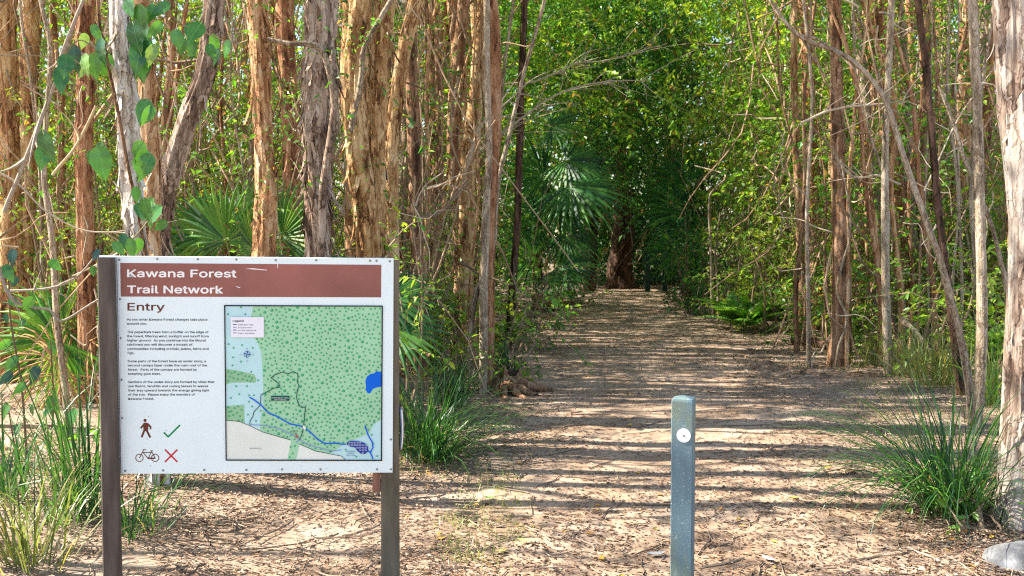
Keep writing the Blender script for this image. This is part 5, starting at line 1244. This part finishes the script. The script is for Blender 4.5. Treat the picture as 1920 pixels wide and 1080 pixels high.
mass('canopy_foliage', 'dark green leaf sprays between the trunks on the right', 1700, (1400, 1960), (11, 17), (0.2, 5.2), 0.08, 'mid', 0.6, 0.42, 8)
mass('creeper_foliage', 'small leaved creeper sprays in front of the left trunks', 190, (120, 900), (6.5, 8.6), (1.35, 3.6), 0.05, 'mid', 0.6, 0.42, 8)

# ------------------------------------------------------------------ leaf litter
def litter(name, label, n, pxr, yr, Lr, tints, inpath, asp=(0.18, 0.4), lift=0.004, curl=0.25, tilt=0.25):
    u = rng.random(n * 4); y = yr[0] * (yr[1] / yr[0]) ** u
    x = (rng.uniform(*pxr, n * 4) - 960) / FPX * y
    l, r = path_edges(y); w = fbm(np.stack([x * 1.2, y * 1.2, 0 * x], -1), 3)
    edge = np.minimum(x - l, r - x); inside_ = np.clip(edge / 0.9, 0, 1)
    keep = rng.random(n * 4) < (inpath + (1 - inpath) * (1 - inside_)) * np.clip((w - 0.36) * 3.6 + 0.55 * (1 - inside_), 0.08, 1)
    x, y = x[keep][:n], y[keep][:n]; n = len(x)
    P = np.stack([x, y, ground_z(x, y) + 0.014 + lift * rng.random(n)], -1)
    az = rng.uniform(0, 2 * math.pi, n); D0 = np.stack([np.cos(az), np.sin(az), rng.normal(size=n) * tilt * 0.35], -1)
    N0 = np.stack([rng.normal(size=n) * tilt, rng.normal(size=n) * tilt, np.ones(n)], -1)
    L = rng.uniform(*Lr, n); P[:, 2] += L * 0.06
    v, f, q = leaf_mesh(P, D0, N0, L, L * rng.uniform(*asp, n), curl * 0.4, six=Lr[1] > 0.03 and yr[0] < 5)
    T = np.array(tints); c = T[rng.integers(0, len(T), n)] * rng.uniform(.6, 1.3, (n, 1))
    return tag(build(name, v, [f], M_LITTER, tint=np.repeat(c, q, 0)), label, 'leaf litter', kind='stuff')
BR = [(0.27, 0.17, 0.10), (0.19, 0.115, 0.065), (0.34, 0.23, 0.145), (0.42, 0.32, 0.22), (0.12, 0.07, 0.042), (0.26, 0.19, 0.145), (0.23, 0.125, 0.07)]
litter('leaf_litter', 'brown and grey dry leaves covering the ground and path edges', 56000, (-200, 2150), (3.7, 13), (0.012, 0.048), BR, 0.3)
litter('leaf_litter', 'dry leaves on the forest floor farther back', 14000, (-100, 2050), (10, 27), (0.04, 0.10), BR, 0.35)
litter('leaf_litter', 'small bark chips and leaf fragments on the dirt path', 52000, (300, 2050), (3.7, 16), (0.006, 0.026), BR + [(0.12, 0.075, 0.05), (0.12, 0.08, 0.06)], 0.9, (0.3, 0.8), 0.002)
litter('fallen_yellow_leaves', 'scattered yellow and orange fallen leaves on the path', 230, (700, 1900), (4.0, 14), (0.025, 0.05), [(0.55, 0.30, 0.04), (0.55, 0.38, 0.06), (0.45, 0.20, 0.04)], 0.9, (0.35, 0.6), 0.01)
# twigs on the ground
n = 1500; y = 3.8 * (14 / 3.8) ** rng.random(n); x = (rng.uniform(-200, 2150, n) - 960) / FPX * y; az = rng.uniform(0, math.pi, n); L = rng.uniform(.05, .35, n); t = np.linspace(-.5, .5, 5)
P = np.stack([x[:, None] + np.cos(az)[:, None] * L[:, None] * t + rng.normal(size=(n, 5)) * .008, y[:, None] + np.sin(az)[:, None] * L[:, None] * t + rng.normal(size=(n, 5)) * .008, 0 * x[:, None] + 0 * t], -1)
P[..., 2] = ground_z(P[..., 0], P[..., 1]) + 0.018
v, f = tubes(P, np.repeat(rng.uniform(.0012, .005, (n, 1)), 5, 1), 4)
tag(build('ground_twigs', v, [f], M_TWIG, tint=np.repeat(np.array((0.28, 0.20, 0.14)) * rng.uniform(.5, 1.5, (n, 1)), 20, 0)), 'thin dry twigs strewn over path and litter', 'twigs', kind='stuff')
# sparse short grass on the verges
n = 7000; y = 3.8 * (14 / 3.8) ** rng.random(n * 3); x = (rng.uniform(-200, 2100, n * 3) - 960) / FPX * y
l, r = path_edges(y); w = fbm(np.stack([x * 1.0, y * 1.0, 0 * x + 4], -1), 3)
k = ((x < l + 0.35) | (x > r + 0.1)) & (w > 0.5); x, y = x[k][:n], y[k][:n]; n = len(x)
b = Bag()
C0 = np.stack([x, y, ground_z(x, y)], -1)
v, f, t = blades(np.zeros(3), n * 3, (0.02, 0.085), 0.0035, (0.2, 1.2), 0.0, 1.0, pick('olive', n * 3, 0) * rng.uniform(.8, 1.5, (n * 3, 1)), seg=2)
v = v.reshape(n * 3, 6, 3) + np.repeat(C0, 3, 0)[:, None, :] + rng.normal(size=(n * 3, 1, 3)) * np.array((.03, .03, 0)); 
tag(build('short_grass', v.reshape(-1, 3), [f], M_BLADE, tint=t), 'sparse short green grass on the verges and below the sign', 'grass', kind='stuff')
# a few leaves that stand out one by one
for (px, py, s, az, c, lab) in [(990, 1021, 0.10, 10, (0.52, 0.46, 0.16), 'large pale yellow gum leaf lying in the near centre of the path'), (940, 1038, 0.07, 40, (0.55, 0.42, 0.12), 'curled yellow leaf beside the large pale leaf on the path'), (917, 936, 0.06, 0, (0.12, 0.36, 0.05), 'fresh green leaf fallen on litter left of the path'), (1488, 946, 0.06, 5, (0.50, 0.40, 0.08), 'yellow leaf fallen on the path right of the bollard'),
                                (1230, 1045, 0.09, 15, (0.50, 0.48, 0.44), 'pale grey leaf lying left of the bollard foot'), (825, 1013, 0.06, 30, (0.50, 0.28, 0.05), 'orange brown curled leaf on litter near the right sign post'), (1180, 802, 0.07, 60, (0.55, 0.33, 0.05), 'orange yellow leaf farther up the middle of the path'), (1440, 1058, 0.08, 120, (0.48, 0.46, 0.42), 'pale dry leaf near bottom edge right of the bollard')]:
    g = on_ground(px, py); g[2] = float(ground_z(g[0], g[1])) + 0.022; a = R(az); n_ = 9; V = []; F = []
    for i in range(n_):
        t = i / (n_ - 1); w = s * 0.22 * math.sin(math.pi * min(1, t * 0.95 + 0.04)) ** 0.8
        for u in (-1, 0, 1):
            lx, ly = (t - .5) * s, u * w
            V.append((g[0] + lx * math.cos(a) - ly * math.sin(a), g[1] + lx * math.sin(a) + ly * math.cos(a), g[2] + abs(u) * w * 0.35 + 0.12 * s * (2 * t - 1) ** 2))
    for i in range(n_ - 1):
        for u in (0, 1): F.append((i * 3 + u, i * 3 + u + 1, i * 3 + u + 4, i * 3 + u + 3))
    tag(build('fallen_leaf', V, [np.array(F)], M_LITTER, tint=np.full((len(V), 3), c)), lab, 'leaf', 'fallen leaves on the path')

# ------------------------------------------------------------------ labels that single out the many alike
ORD = ['1st', '2nd', '3rd'] + ['%dth' % k for k in range(4, 200)]
ORD = [('%d' % k) + ('th' if 10 < k % 100 < 14 else {1: 'st', 2: 'nd', 3: 'rd'}.get(k % 10, 'th')) for k in range(1, 200)]
same = {}
for o in list(scene.objects):
    if o.parent is None and 'label' in o.keys(): same.setdefault(o['label'], []).append(o)
WORDS = {'one of many paperbark trunks standing back in the thicket left of the path': ('paperbark trunk standing back in the left thicket', 'such trunk'),
         'one of many brown trunks standing back in the thicket right of the path': ('brown trunk standing back in the right thicket', 'such trunk'),
         'one of many slim bare stems standing in the thicket on the left of the path': ('slim bare stem in the left thicket', 'slim stem'),
         'one of many slim bare stems standing in the thicket on the right of the path': ('slim bare stem in the right thicket', 'slim stem'),
         'leafy shrub among the paperbark trunks in the thicket left of the path': ('leafy shrub among the left thicket trunks', 'shrub'),
         'leafy shrub in the sunny thicket right of the path': ('leafy shrub in the sunny right thicket', 'shrub'),
         'paperbark tree beyond the left frame edge shading the near path': ('paperbark tree beyond the left frame edge', 'such tree')}
for lab, obs in same.items():
    if len(obs) < 2: continue
    obs.sort(key=lambda o: o.location.x / max(o.location.y, 1))
    head, noun = WORDS.get(lab, (lab, 'one'))
    for k, o in enumerate(obs):
        d = o.location.y; near_ = 'near' if d < 11.5 else ('mid distance' if d < 16 else 'far')
        o['label'] = '%s %s, %s %s from the left' % (near_, head, ORD[k], noun)
